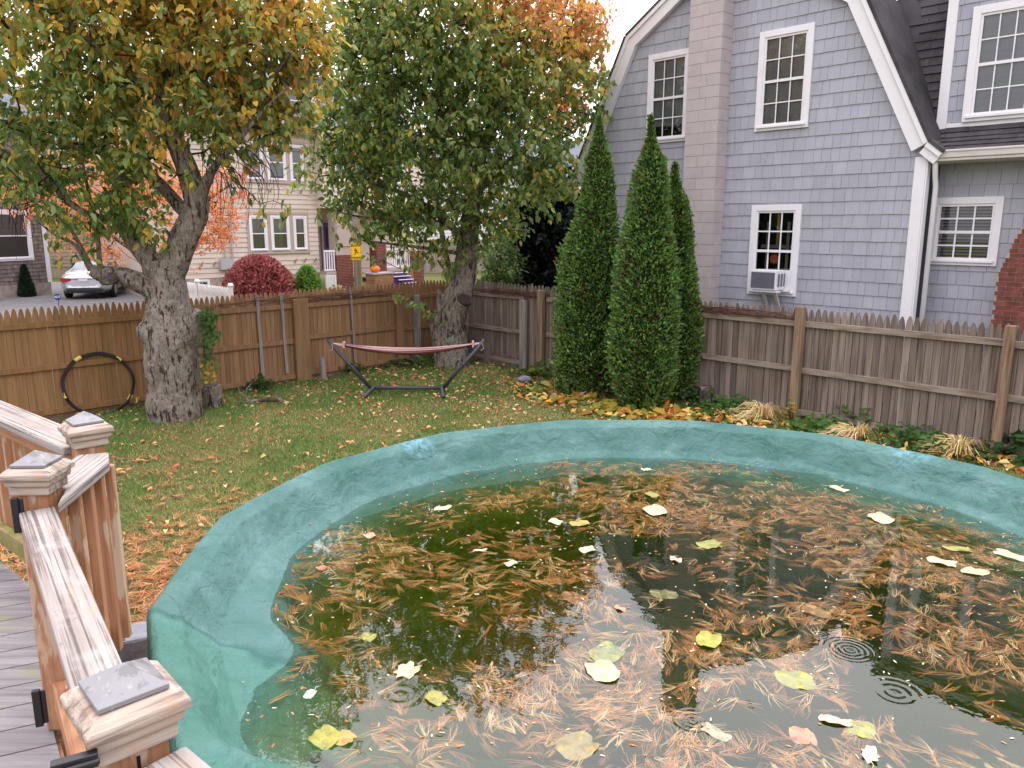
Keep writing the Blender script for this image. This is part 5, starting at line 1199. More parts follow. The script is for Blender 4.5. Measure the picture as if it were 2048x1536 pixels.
# --- right cherry behind the hammock
RY = 16.1
t2 = thing('cherry_tree', 'tall round crowned cherry tree behind the hammock with a sawn limb stub', 'tree', (0, 0, 0))
b = MB(); sk2 = []
for seq, sd_, n in (([(905, 742, RY, .40), (905, 722, RY, .36), (903, 690, RY, .34), (903, 655, RY, .34), (905, 625, RY, .33), (915, 595, RY, .28), (926, 565, RY, .25), (932, 530, RY, .235), (936, 490, RY, .215), (940, 450, RY, .19), (944, 400, RY, .17), (950, 350, RY, .15), (965, 300, RY, .13), (985, 250, RY, .115), (985, 200, RY, .10), (1000, 120, RY, .085), (1010, 20, RY, .06), (1020, -80, RY, .035)], 20, 28),
                    ([(884, 735, RY-.05, .16), (880, 700, RY-.1, .14), (872, 670, RY-.15, .11), (868, 648, RY-.15, .085)], 21, 16),
                    ([(890, 690, RY-.1, .13), (876, 650, RY-.15, .08), (872, 630, RY-.15, .06)], 31, 12),
                    ([(905, 660, RY-.1, .24), (914, 632, RY-.2, .20), (922, 612, RY-.32, .155), (928, 602, RY-.40, .135)], 22, 20),
                    ([(893, 640, RY, .20), (888, 610, RY, .16), (886, 590, RY, .13)], 32, 14),
                    ([(905, 560, RY-.05, .06), (890, 500, RY-.1, .055), (880, 440, RY-.1, .05), (870, 380, RY-.1, .045), (850, 300, RY-.2, .035), (830, 220, RY-.2, .025)], 23, 10),
                    ([(880, 580, RY-.1, .05), (878, 640, RY-.2, .04), (886, 660, RY-.2, .03)], 24, 8),
                    ([(938, 500, RY, .09), (900, 450, RY-.1, .07), (850, 410, RY-.2, .055), (790, 380, RY-.3, .04), (720, 360, RY-.4, .025), (660, 350, RY-.4, .015)], 25, 10),
                    ([(944, 420, RY, .10), (960, 380, RY+.1, .07), (1010, 330, RY+.1, .06), (1070, 280, RY+.2, .045), (1130, 230, RY+.2, .03)], 26, 10),
                    ([(952, 340, RY, .10), (900, 260, RY-.1, .07), (840, 180, RY-.2, .05), (770, 110, RY-.2, .035), (720, 50, RY-.2, .02)], 27, 10),
                    ([(985, 240, RY, .09), (1050, 150, RY+.1, .06), (1110, 60, RY+.2, .04), (1150, -40, RY+.2, .02)], 28, 10),
                    ([(990, 180, RY, .07), (930, 80, RY, .05), (890, -40, RY, .03)], 29, 10),
                    ([(936, 470, RY, .06), (860, 440, RY-.3, .04), (780, 440, RY-.5, .03), (700, 430, RY-.6, .02), (640, 410, RY-.6, .012)], 33, 8),
                    ([(930, 510, RY, .045), (880, 500, RY-.2, .04), (800, 490, RY-.4, .025), (720, 480, RY-.5, .015)], 34, 8)):
    p_, r_ = px3(seq); sk2.append(limb_mesh(b, p_, r_, n, .03, sd_, 7))
b.build('trunk', M['bark'], t2, smooth=True)
e0 = atY(929, 600, RY-.40); d_ = Vector(tuple(atY(930, 598, RY-.45)-atY(922, 612, RY-.32))).normalized()
q = MB(); e1 = Vector(tuple(e0)); q.tube([e1-d_*.02, e1+d_*.03], [.15, .14], 18); q.tube([e1+d_*.0301, e1+d_*.034], [.12, .115], 18); q.build('sawn_face', M['cut'], t2)
def col2(P, rg, grp):
    x, y = projpx(P); g = np.array(rg.normal(0, 1, grp.max()+1))[grp]
    k = .10+.95*np.clip((x-860)/330, 0, 1)*np.clip((230-y)/230, 0, 1.2)+.30*np.clip((120-y)/160, 0, 1.3)+.14*np.clip((x-950)/200, 0, 1)+.12*g
    k = np.clip(k, 0, 1.3)[:, None]
    w = np.concatenate([np.clip(.95-2.2*k, .02, 1), np.clip(1.0-1.4*abs(k-.2), .03, 1), np.clip(1-1.8*abs(k-.42), .10, 1)*.9, np.clip(1.7*k-.5, .03, 2)*.55, np.clip(2*k-1.0, .008, 2)*1.0, np.clip(2*k-1.3, .004, 2)*.7], 1)
    return pick(w, [DG, MG, LG, YL, OR, RO], rg)
bl2 = blobsY([(890, 110, RY, 270, 150, 2.0, 1), (780, 200, RY-.2, 170, 140, 1.6, .8), (1030, 160, RY, 180, 150, 1.6, .9), (705, 290, RY-.3, 90, 80, 1.1, .8), (860, 320, RY-.4, 190, 120, 1.6, 1), (1030, 320, RY-.3, 150, 100, 1.4, .9), (1110, 350, RY-.3, 60, 70, .8, .7), (770, 430, RY-.4, 110, 65, 1.1, .6), (880, 440, RY-.4, 140, 70, 1.2, .8), (1000, 420, RY-.3, 100, 50, .8, .5), (830, 510, RY-.4, 110, 35, .7, .5),
              (640, 355, RY-.5, 60, 25, .5, .35), (610, 330, RY-.5, 40, 14, .3, .25), (670, 410, RY-.6, 60, 16, .4, .35), (690, 470, RY-.5, 50, 20, .3, .35), (1150, 200, RY+.2, 70, 110, .8, .6), (1090, 40, RY+.1, 130, 90, 1.1, 1), (730, 60, RY-.1, 120, 100, 1.2, .9), (1170, 90, RY+.2, 50, 90, .6, .45),
              (880, -70, RY, 270, 110, 1.8, .8), (900, -190, RY, 200, 90, 1.3, .6), (860, 600, RY-.35, 50, 36, .3, .35), (880, 660, RY-.35, 30, 24, .2, .15), (955, 590, RY-.35, 30, 14, .2, .2)])
crown(t2, np.concatenate(sk2), bl2, 3150, 12, .130, col2, 12, M['twig'], M['leaf'], spray_len=.40, wid=.56, keepfn=lambda T: T[:, 2] > .6)

# --- orange Japanese maple across the yard, seen under the left cherry
MY = 21.5
t3 = thing('maple_tree', 'fiery orange red maple glowing behind the left cherry trunk', 'tree', (0, 0, 0))
b = MB(); sk3 = []
for seq, sd_, n in (([(300, 640, MY, .16), (300, 580, MY, .14), (290, 520, MY, .12), (270, 440, MY, .09), (240, 360, MY, .06), (210, 280, MY, .03)], 40, 12), ([(298, 560, MY, .09), (340, 480, MY, .07), (400, 410, MY, .05), (460, 370, MY, .03)], 41, 10), ([(292, 520, MY, .07), (220, 470, MY, .05), (140, 430, MY, .04), (70, 400, MY, .02)], 42, 10)):
    p_, r_ = px3(seq); sk3.append(limb_mesh(b, p_, r_, n, .03, sd_, 5))
b.build('trunk', M['barkdark'], t3, smooth=True)
MO = pal([(232, 158, 96), (238, 172, 108), (226, 144, 88), (238, 182, 120)]); MR = pal([(218, 132, 112), (224, 150, 134), (208, 124, 106)])
def col3(P, rg, grp):
    x, y = projpx(P); k = np.clip(np.clip((x-370)/150, 0, 1)*.7+rg.normal(0, .2, len(P)), 0.05, .75)[:, None]; return pick(np.concatenate([1-k, k], 1), [MO, MR], rg)
bl3 = blobsY([(130, 400, MY, 110, 60, 1.4, 1), (230, 340, MY, 150, 80, 1.6, .8), (90, 350, MY, 80, 50, 1, .6), (170, 465, MY, 90, 45, 1.1, .9), (330, 400, MY, 110, 80, 1.3, .9), (430, 420, MY, 65, 60, 1.0, 1.2), (450, 360, MY, 50, 40, .8, .8), (300, 500, MY, 90, 45, 1.0, .8), (420, 480, MY, 65, 22, .8, .9), (200, 520, MY, 50, 25, .6, .6), (340, 550, MY, 60, 20, .5, .4), (250, 250, MY, 120, 60, 1.2, .5)])
crown(t3, np.concatenate(sk3), bl3, 1050, 16, .085, col3, 13, M['twig'], M['leaf'], spray_len=.34, droop=.25, wid=.5)

# --- background trees and shrubs
def col_flat(cs):
    A_ = pal(cs)
    return lambda P, rg, grp: A_[rg.integers(0, len(A_), len(P))]
def bgtree(name, label, cat, trunkpx, Y, blobs, n, per, L, cs, seed, r0=.2, droop=.3):
    t = thing(name, label, cat); b = MB(); p_, r_ = px3([(a, c, Y, r0*(1-.8*i/(len(trunkpx)-1))) for i, (a, c) in enumerate(trunkpx)]); P = limb_mesh(b, p_, r_, 12, .03, seed, 6)
    b.build('trunk', M['barkdark'], t, smooth=True)
    crown(t, P, blobsY(blobs), n, per, L, col_flat(cs), seed, M['twig'], M['leaf'], spray_len=.5, droop=droop)
bgtree('dark_conifer', 'dark evergreen tree filling the gap between the cherry and the arborvitaes', 'tree', [(1085, 640), (1085, 500), (1085, 380), (1085, 300)], 24, [(1085, 470, 24, 75, 75, 1.6, 1), (1085, 545, 24, 85, 40, 1.6, 1), (1090, 390, 24, 55, 60, 1.2, 1), (1150, 480, 24, 60, 90, 1.5, 1), (1130, 560, 24, 80, 30, 1.3, 1)], 900, 26, .22, [(22, 30, 24), (28, 38, 28), (18, 24, 20), (34, 46, 34)], 50)
bgtree('garden_shrub', 'pale green leafy shrub rising over the fence right of the cherry trunk', 'shrub', [(1000, 620), (1000, 560), (1005, 500)], 22.5, [(1005, 530, 22.5, 42, 45, .8, 1), (985, 560, 22.5, 30, 20, .6, 1), (1010, 480, 22.5, 30, 30, .6, .7)], 260, 16, .10, [(92, 122, 70), (110, 138, 86), (76, 104, 60), (140, 150, 90)], 51, r0=.05)
bgtree('orange_maple', 'small red leaved tree far behind the dark evergreen', 'tree', [(1110, 620), (1110, 500), (1112, 430)], 34, [(1105, 450, 34, 50, 60, 1.6, 1), (1120, 200, 34, 60, 60, 1.5, .5)], 300, 14, .2, [(196, 84, 60), (220, 120, 76)], 52)
def dome(name, label, px, pyb, Y, rpx, hpx, cs, n, sz, seed, mt='arb'):
    c = atY(px, pyb, Y); s = Y/F; q = atY(px, pyb-hpx, Y)
    return shrubcone(name, label, 'shrub', c[0], Y, q[2], rpx*s, cs, n, seed, sz, prof=lambda v: (max(0, 1-(v*1.0)**2.3))**.5*(1 if v > .25 else .8+.8*v), mat_=mt)
dome('weeping_maple_shrub', 'dark red dome shaped weeping maple in front of the beige house', 520, 600, 27.5, 68, 84, [(168, 96, 96), (150, 84, 86), (184, 116, 112), (128, 72, 74)], 9000, .15, 60)
dome('round_shrub', 'small rounded bright green shrub beside the red weeping maple', 617, 600, 28.2, 28, 66, [(112, 150, 66), (126, 164, 76), (92, 130, 60)], 3200, .10, 61)
dome('hedge_shrub', 'orange brown clipped shrub peeping over the fence right of the cherry trunk', 976, 600, 23, 32, 46, [(178, 122, 72), (192, 142, 84), (150, 100, 60)], 2600, .07, 62)
dome('flower_bush', 'thin pale flowered bush before the tan brick steps', 672, 600, 29, 26, 26, [(176, 170, 130), (140, 146, 100), (206, 196, 170)], 260, .12, 63)
# tall pine outside the frame on the right: it sheds the needles and darkens the right of the water
t4 = thing('pine_tree', 'tall dark pine standing beyond the right end of the grey house', 'tree', (0, 0, 0))
pb = FR.w(14.6, 4.2); b = MB(); pts = [(pb[0], pb[1], 0), (pb[0]+.1, pb[1], 5), (pb[0], pb[1]+.1, 10), (pb[0], pb[1], 14)]
P4 = limb_mesh(b, pts, [.35, .28, .18, .06], 14, .03, 70, 8); b.build('trunk', M['barkdark'], t4, smooth=True)
crown(t4, P4, [(pb[0], pb[1], 6, 2.6, 2.6, 2.2, 1), (pb[0], pb[1], 9, 2.2, 2.2, 2.4, 1), (pb[0], pb[1], 12.5, 1.4, 1.4, 2.4, 1)], 900, 14, .30, col_flat([(40, 58, 38), (50, 70, 44), (32, 46, 32)]), 71, M['twig'], M['leaf'], spray_len=.6, droop=.1, wid=.3)

# ------------------------------------------------------------ arborvitaes
def arbor(label, base, prof_px, Y, seed, n, rsc=1.0):
    """prof_px: [(py, xl, xr)] silhouettes from the photograph turned into real radii at depth Y"""
    rg = np.random.default_rng(seed); bx, by = base[0], base[1]
    zs, rs, cs_ = [], [], []
    for py, xl, xr in prof_px:
        a, c = atY(xl, py, Y), atY(xr, py, Y); zs.append(a[2]-(.12 if len(zs) < 3 else 0)); rs.append((c[0]-a[0])/2); cs_.append((a[0]+c[0])/2-bx)
    zs, rs, cs_ = np.array(zs)[::-1], np.array(rs)[::-1], np.array(cs_)[::-1]
    t = thing('arborvitae', label, 'tree', (bx, by, 0), group='three tall arborvitaes by the fence')
    zz = zs[0]+(zs[-1]-zs[0])*rg.random(n*3); keep = rg.random(n*3) < np.interp(zz, zs, rs)/rs.max()*.9+.12; zz = zz[keep][:n]; n = len(zz); a = rg.random(n)*2*PI
    lump = 1+.17*fbm(a*3/ (2*PI)*4, zz*2.6, seed, 3)*1.3+.15*fbm(a*12/(2*PI)*2, zz*8, seed+1, 2)
    depth = rg.random(n)**1.6; R = np.interp(zz, zs, rs)*rsc*lump*(1.02-.26*depth)*(1+.055*rg.normal(0, 1, n))*np.clip((zs[-1]-zz)/.6, .12, 1)+.008; cx_ = np.interp(zz, zs, cs_)
    P = np.stack([R*np.cos(a)+cx_, R*np.sin(a), zz], 1)
    A = np.stack([np.cos(a)*.55, np.sin(a)*.55, .55+0*a], 1)+rg.normal(0, .42, (n, 3))
    N = np.stack([np.cos(a+PI/2), np.sin(a+PI/2), 0*a], 1)+rg.normal(0, .6, (n, 3))
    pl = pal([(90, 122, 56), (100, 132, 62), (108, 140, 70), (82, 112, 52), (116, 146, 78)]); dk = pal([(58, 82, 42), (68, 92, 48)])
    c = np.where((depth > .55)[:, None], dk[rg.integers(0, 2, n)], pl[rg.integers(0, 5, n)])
    br = (rg.random(n) < .035) | ((depth > .5) & (fbm(a*2, zz*3, seed+7, 2) > .35)); c = np.where(br[:, None], pal([(112, 84, 52), (96, 74, 48)])[rg.integers(0, 2, n)], c)
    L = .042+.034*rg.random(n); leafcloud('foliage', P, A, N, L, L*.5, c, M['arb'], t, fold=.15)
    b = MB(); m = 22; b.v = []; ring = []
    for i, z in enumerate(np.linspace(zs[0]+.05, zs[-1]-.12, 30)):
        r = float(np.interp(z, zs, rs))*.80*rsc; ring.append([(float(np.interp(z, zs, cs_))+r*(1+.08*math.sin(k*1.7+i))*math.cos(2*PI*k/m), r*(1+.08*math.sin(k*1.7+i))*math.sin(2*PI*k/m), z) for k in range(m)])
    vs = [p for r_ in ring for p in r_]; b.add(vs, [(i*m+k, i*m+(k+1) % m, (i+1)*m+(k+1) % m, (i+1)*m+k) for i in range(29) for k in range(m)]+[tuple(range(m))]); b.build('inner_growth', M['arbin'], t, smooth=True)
    b = MB(); b.tube([(0, 0, 0), (.02, 0, .4), (0, 0, 1.2)], [.075, .06, .04], 10, jit=.1); b.build('trunk', M['barkdark'], t, smooth=True)
arbor('left one of the three arborvitaes, broad and dark with a thin pointed tip', at(1165, 790), [(222, 1192, 1197), (250, 1186, 1203), (290, 1176, 1210), (340, 1170, 1216), (400, 1160, 1222), (450, 1148, 1226), (500, 1124, 1230), (560, 1118, 1232), (640, 1113, 1228), (700, 1111, 1226), (750, 1114, 1224), (785, 1128, 1205)], 13.6, 80, 22000)
arbor('middle arborvitae, tallest and nearest of the three with a leaning tip', at(1275, 812), [(222, 1293, 1296), (252, 1290, 1300), (285, 1282, 1309), (325, 1274, 1320), (370, 1262, 1328), (420, 1250, 1332), (470, 1238, 1338), (540, 1226, 1342), (610, 1220, 1344), (680, 1213, 1346), (730, 1214, 1344), (780, 1224, 1332), (808, 1246, 1310)], 12.75, 81, 24000, .93)
arbor('right hand arborvitae, the shortest and slimmest of the three', at(1352, 800), [(315, 1342, 1346), (345, 1334, 1352), (390, 1324, 1364), (440, 1322, 1370), (500, 1326, 1374), (560, 1328, 1380), (620, 1328, 1388), (690, 1326, 1390), (740, 1322, 1382), (785, 1330, 1366)], 13.15, 82, 16000)

# ------------------------------------------------------------ hammock
hy = 13.35; hz = lambda px, py, Y=13.35: atY(px, py, Y)
st = thing('hammock_stand', 'dark grey steel hammock stand with splayed arms standing on the lawn', 'hammock stand')
for a_, c_ in (((656, 680), (742, 779)), ((969, 679), (886, 785))):
    p, q_ = hz(*a_), hz(*c_); q_[2] = max(q_[2], .10); b = MB(); b.tube([p, q_], .034, 12); o = b.build('arm', M['steel'], st, smooth=True)
    m_ = (p+q_)/2; b = MB(); b.tube([m_-(q_-p)*.02, m_+(q_-p)*.02], .041, 12); b.build('arm_sleeve', M['steel'], o, smooth=True)
    e = p; b = MB(); b.tube([e+np.array([0, 0, -.02]), e+np.array([0, -.02, .07])], .012, 6); b.build('hook', M['steel'], o)
l, r = hz(748, 784), hz(884, 785); l[2] = r[2] = .11
b = MB(); b.tube([l, r], .03, 12); b.build('base_beam', M['steel'], st, smooth=True)
for c_, dx in ((l, -.10), (r, .06)):
    b = MB(); b.tube([c_+np.array([dx*-.6, .5, -.07]), c_+np.array([0, 0, .0]), c_+np.array([dx, -.42, -.07])], .03, 10); o = b.build('foot', M['steel'], st, smooth=True)
hm = thing('hammock', 'red and white striped cloth hammock slung between the two stand arms', 'hammock')
A0, A1 = hz(664, 686), hz(965, 685); P0, P1 = hz(688, 689), hz(946, 687)
b = MB(); nu, nv = 44, 22; vs = []; cl = []
for i in range(nu+1):
    s = i/nu; c_ = P0+(P1-P0)*s; sag = .085*4*s*(1-s); wd = .03+.13*math.sin(PI*s)**.7; dp = .022+.075*math.sin(PI*s)**.9
    for j in range(nv+1):
        v = j/nv; an = PI*(v*1.0); y = -math.cos(an)*wd*.8; z = -math.sin(an)*dp
        fold = .008*math.sin(j*2.3+s*5)
        vs.append((c_[0], c_[1]+y, c_[2]-sag+z+fold)); k = j % 8
        cl.append(lin((204, 174, 174)) if (j in (0, 1, 3) or j > nv-2 or j == nv-4) else (lin((132, 60, 74)) if k not in (6,) else lin((190, 120, 128))))
b.add(vs, [(i*(nv+1)+j, i*(nv+1)+j+1, (i+1)*(nv+1)+j+1, (i+1)*(nv+1)+j) for i in range(nu) for j in range(nv)]); b.c = cl
o = b.build('cloth', M['fabric'], hm, smooth=True); so_ = o.modifiers.new('s', 'SOLIDIFY'); so_.thickness = .006
M['cord'] = mat('pinkish_cord', (198, 164, 160), [], .9)
for A_, P_ in ((A0, P0), (A1, P1)):
    b = MB()
    for k in range(9): b.tube([A_, P_+np.array([0, (k-4)*.012, .01-.01*abs(k-4)])], .004, 5)
    b.tube([A_+np.array([0, -.03, -.01]), A_+np.array([.02, -.05, -.10]), A_+np.array([-.03, -.05, -.13])], .005, 5); b.build('cords', M['cord'], hm)
    b = MB(); b.tube([P_+np.array([0, -.05, .03]), P_+np.array([0, .05, .03])], .02, 8); b.tube([P_+np.array([0, -.03, .05]), P_+np.array([0, -.03, -.06])], .018, 8); b.build('end_wrap', M['fabricend'] if 'fabricend' in M else M['cord'], hm)

# ------------------------------------------------------------ hoop, stump, sticks
hc = FL.w(-7.53, -.17, .46); hp = thing('hoop', 'large black hoop with yellow tape bands leaning on the brown fence', 'hoop', hc, FL.a)
b = MB(); n = 64; R = .50
for (rr, off) in ((R, 0), (R+.022, .018)):
    b.tube([(rr*1.0*math.cos(2*PI*k/n), off+.10*math.sin(2*PI*k/n)*1.0-.02*math.sin(k*.8), rr*.92*math.sin(2*PI*k/n)) for k in range(n+1)], .016, 8, caps=False)
b.build('ring', M['wire'], hp, smooth=True)
for deg, w in ((118, .10), (48, .09), (192, .09), (325, .09), (262, .06)):
    a = math.radians(deg); b = MB(); pts = [((R+.01)*math.cos(a+d), .01+.10*math.sin(a+d), (R+.01)*.93*math.sin(a+d)) for d in (-w, 0, w)]; b.tube(pts, .030, 8); b.build('tape_band', M['yellow'], hp)
fp = at(262, 812); fy = fp[1]
fg = thing('marker_flag', 'bent yellow marker flag on a thin wire beside the hoop', 'flag', (0, 0, 0)); p = [atY(a, c, fy) for a, c in ((256, 806), (258, 796), (278, 795), (274, 806))]
b = MB(); b.add(p+[q+np.array([0, .004, 0]) for q in p], [(0, 1, 2, 3), (7, 6, 5, 4), (0, 4, 5, 1), (1, 5, 6, 2), (2, 6, 7, 3), (3, 7, 4, 0)]); b.build('flag_cloth', M['yellow'], fg)
b = MB(); b.tube([atY(275, 795, fy), atY(278, 814, fy), atY(279, 822, fy)], .005, 5); b.build('wire', M['greypost'], fg)
sp_ = at(425, 816); su = thing('tree_stump', 'short sawn grey log stump standing against the right side of the big trunk', 'stump', sp_)
b = MB(); limb_mesh(b, [(0, 0, -.05), (0, 0, .1), (.01, 0, .25), (0, 0, .36)], [.17, .155, .145, .15], 18, .04, 90); b.build('log', M['bark'], su, smooth=True)
b = MB(); b.lathe([(.12, .361), (.125, .37), (.10, .375), (.01, .37)], n=18); b.build('cut_top', M['cut'], su)
sp_ = at(1412, 808); su = thing('tree_stump', 'small dark broken stump among the weeds right of the arborvitaes', 'stump', sp_)
b = MB(); limb_mesh(b, [(0, 0, -.05), (0, 0, .1), (-.02, 0, .22), (-.03, 0, .30)], [.13, .12, .105, .09], 16, .08, 91); b.build('log', M['barkdark'], su, smooth=True)
b = MB()
c_ = at(492, 806)
for pts, r_ in (([(0, 0, .02), (-.01, 0, .12), (.03, 0, .24)], .012), ([(-.01, 0, .12), (-.10, .02, .17), (-.12, .02, .26)], .009), ([(.03, 0, .24), (.10, 0, .32)], .008), ([(.0, 0, .1), (.05, -.03, .05), (.12, -.05, .02)], .009)): b.tube([tuple(c_+np.array(p)) for p in pts], r_, 6)
o = b.build('dead_branch', M['greypost'], None); tag(o, 'pale forked dead branch lying on the lawn near the stump', 'branch')
b = MB(); c_ = at(540, 805); b.tube([tuple(c_+np.array(p)) for p in ((-.45, -.2, .025), (-.2, -.05, .04), (.05, .03, .045), (.2, .02, .04))], [.02, .028, .034, .036], 8, jit=.1); o = b.build('fallen_limb', M['barkdark'], None); tag(o, 'short brown fallen limb on the lawn right of the stump', 'branch')
rk_ = at(1050, 764); b = MB(); b.lathe([(.02, 0), (.10, .01), (.12, .05), (.09, .10), (.03, .12)], rk_, 12, 1.2, .8); o = b.build('rock', M['stone'], None, smooth=True); tag(o, 'rounded grey rock at the left end of the planting bed', 'rock')

# vine on the trunk
def leafplant(name, label, cat, base, n, spread, h, L, cols, seed, stems=6, group=None, W=.7, up=.4, m='litterm', stemcol='twig'):
    rg = np.random.default_rng(seed); t = thing(name, label, cat, base, group=group)
    if name == 'weed_clump': n = int(n*1.7); L = L*1.25; h = h*1.15
    u = rg.normal(0, 1, (n, 3)); u[:, 2] = rg.random(n); P = np.stack([u[:, 0]*spread*.5, u[:, 1]*spread*.4, h*(.15+.85*u[:, 2])*np.exp(-(u[:, 0]**2)*.35)], 1)
    A = np.stack([rg.normal(0, 1, n), rg.normal(0, 1, n)-.3, rg.normal(up, .4, n)], 1); N = np.stack([rg.normal(0, .4, n), rg.normal(-.3, .4, n), 1+0*P[:, 0]], 1)
    c = pal(cols)[rg.integers(0, len(cols), n)]; LL = L*(.6+.7*rg.random(n)); leafcloud('leaves', P, A, N, LL, LL*W, c, M[m], t)
    b = MB(); k = min(n, 40)
    for i in rg.choice(n, k, replace=False): p = P[i]; b.tube([(p[0]*.25, p[1]*.25, 0), (p[0]*.7, p[1]*.7, p[2]*.6), tuple(p)], [.005, .004, .002], 4)
    b.build('stems', M[stemcol], t); return t
vb = at(412, 800); VT = TY+.0
tv = thing('climbing_vine', 'leafy green and yellow vine climbing the right side of the big trunk', 'vine')
rg = np.random.default_rng(9); b = MB(); pv = [atY(408, 770, VT-.15), atY(412, 730, VT-.2), atY(407, 690, VT-.2), atY(412, 650, VT-.2), atY(416, 615, VT-.2)]; b.tube(pv, .012, 6); b.build('stems', M['twig'], tv)
n = 260; k = rg.random(n); px = 416+rg.normal(0, 9, n)+6*np.sin(k*9); py = np.where(rg.random(n) < .6, rg.uniform(618, 680, n), rg.uniform(680, 768, n)); Pv = np.array([atY(a, c, VT-.22+rg.normal(0, .06)) for a, c in zip(px, py)])
c = np.where((py < 720)[:, None], pal([(66, 92, 48), (84, 112, 56)])[rg.integers(0, 2, n)], pal([(88, 108, 52), (196, 160, 60), (120, 130, 60)])[rg.integers(0, 3, n)])
leafcloud('leaves', Pv, np.stack([rg.normal(0, .6, n), -.4+0*k, -.5+rg.normal(0, .4, n)], 1), np.stack([0*k, -1+0*k, .5+0*k], 1)+rg.normal(0, .3, (n, 3)), .07, .05, c, M['leaf'], tv)

# ------------------------------------------------------------ lawn: blades, fallen leaves, beds
def inyard(x, y, m=.08):
    a = np.stack([x, y], 1)-np.array([-1.25, 17.4]); l = a@(-FL.n); r = a@(-FR.n)
    return (l > m) & (r > m) & (np.hypot(x-PC[0], y-PC[1]) > 2.84)
def grass():
    rg = np.random.default_rng(31); n = 420000; v = rg.random(n)
    y = 2.6+15*v**.8; x = rg.uniform(-9, 9, n)*1.0
    k = inyard(x, y) & (abs(x) < y*.74+.6); x, y = x[k], y[k]
    g = fbm(x*1.1+3, y*1.1, 41, 4); g2 = fbm(x*4, y*4, 42, 3)
    bare = .9*np.clip((8.0-y)/2.0, 0, 1)*np.clip((-.9-x)/1.0, 0, 1)-.15
    a_ = np.stack([x, y], 1)-np.array([-1.25, 17.4]); dl = np.minimum(a_@(-FL.n), a_@(-FR.n)); bare = bare+.5*np.exp(-(dl/.35)**2)
    k = (g*.9+g2*.45 > bare-.38+.25*rg.normal(0, 1, len(x))) ; x, y, g, g2 = x[k], y[k], g[k], g2[k]; n = len(x)
    h = (.028+.035*rg.random(n))*(1+.5*g); P = np.stack([x, y, gz(x, y)-.004], 1)
    A = np.stack([rg.normal(0, .55, n), rg.normal(0, .55, n), 1+0*x], 1); A = nrm(A)*h[:, None]
    yaw = rg.random(n)*PI; B = np.stack([np.cos(yaw), np.sin(yaw), 0*x], 1)*.0034*(1+y/9)[:, None]
    V = np.stack([P-B, P+B, P+A], 1).reshape(-1, 3); Fq = np.arange(3*n).reshape(-1, 3)
    gr = pal([(98, 130, 66), (114, 146, 76), (88, 120, 62), (126, 152, 80)]); dr = pal([(178, 162, 110), (190, 172, 122), (156, 148, 92)])
    dry = rg.random(n) < np.clip(.27-1.2*g-.5*g2+.22*np.clip((8-y)/4, 0, 1), .04, .85)
    c = np.where(dry[:, None], dr[rg.integers(0, 3, n)], gr[rg.integers(0, 4, n)])
    o = fastmesh('lawn_grass', V, Fq, M['grassm'], None, np.repeat(c, 3, 0)); tag(o, kind='stuff')
grass()
def litter():
    rg = np.random.default_rng(33); n = 13000; y = rg.uniform(3.2, 17, n); x = rg.uniform(-8, 9, n); k = inyard(x, y, .03); x, y = x[k], y[k]
    a_ = np.stack([x, y], 1)-np.array([-1.25, 17.4]); dl = np.minimum(a_@(-FL.n), a_@(-FR.n))
    dens = .16+.75*np.exp(-((x+.2)**2+(y-14.6)**2)/7)+.35*np.exp(-(dl/.5)**2)+.25*np.exp(-((x+3)**2+(y-13)**2)/8)+.16*np.exp(-((x+3)**2+(y-6)**2)/6)+.2*fbm(x*.9, y*.9, 51, 3)
    k = rg.random(len(x)) < dens; x, y = x[k], y[k]; n = len(x); L = .045+.055*rg.random(n)**1.3
    P = np.stack([x, y, gz(x, y)+.022+.02*rg.random(n)], 1); a = rg.random(n)*2*PI; A = np.stack([np.cos(a), np.sin(a), rg.normal(0, .25, n)], 1); N = np.stack([rg.normal(0, .45, n), rg.normal(0, .45, n), 1+0*x], 1)
    c = pal([(204, 132, 88), (212, 148, 100), (190, 112, 80), (216, 172, 118), (212, 188, 128), (156, 108, 84), (220, 194, 158), (200, 116, 86)])[rg.integers(0, 8, n)]
    o = leafcloud('fallen_leaves', P, A, N, L, L*.55, c, M['litterm'], fold=.35, droop=.25); tag(o, kind='stuff')
    # orange pine needles along the near left of the pool
    k = 11000; y = rg.uniform(3.0, 9.6, k); x = rg.uniform(-5.6, -.4, k); kk = inyard(x, y); x, y = x[kk], y[kk]
    w = np.clip((7.7-y)/1.7, 0, 1)*.95+.30*np.exp(-((np.hypot(x-PC[0], y-PC[1])-2.85)/.28)**2)*np.clip((9-y)/3, 0, 1); w = w+.5*fbm(x*1.6, y*1.6, 61, 3)
    kk = rg.random(len(x)) < w; cen = np.stack([x, y], 1)[kk]
    o = needles('needle_litter', cen, rg.random(len(cen))*2*PI, gz(cen[:, 0], cen[:, 1])+.02+.03*rg.random(len(cen)), 7, .11, .0042, [(196, 130, 84), (176, 112, 68), (206, 150, 104), (150, 98, 64)], M['needlem'], 1.2, 34, tilt=.02); tag(o, kind='stuff')
    # chips of grey brown litter by the deck
litter()
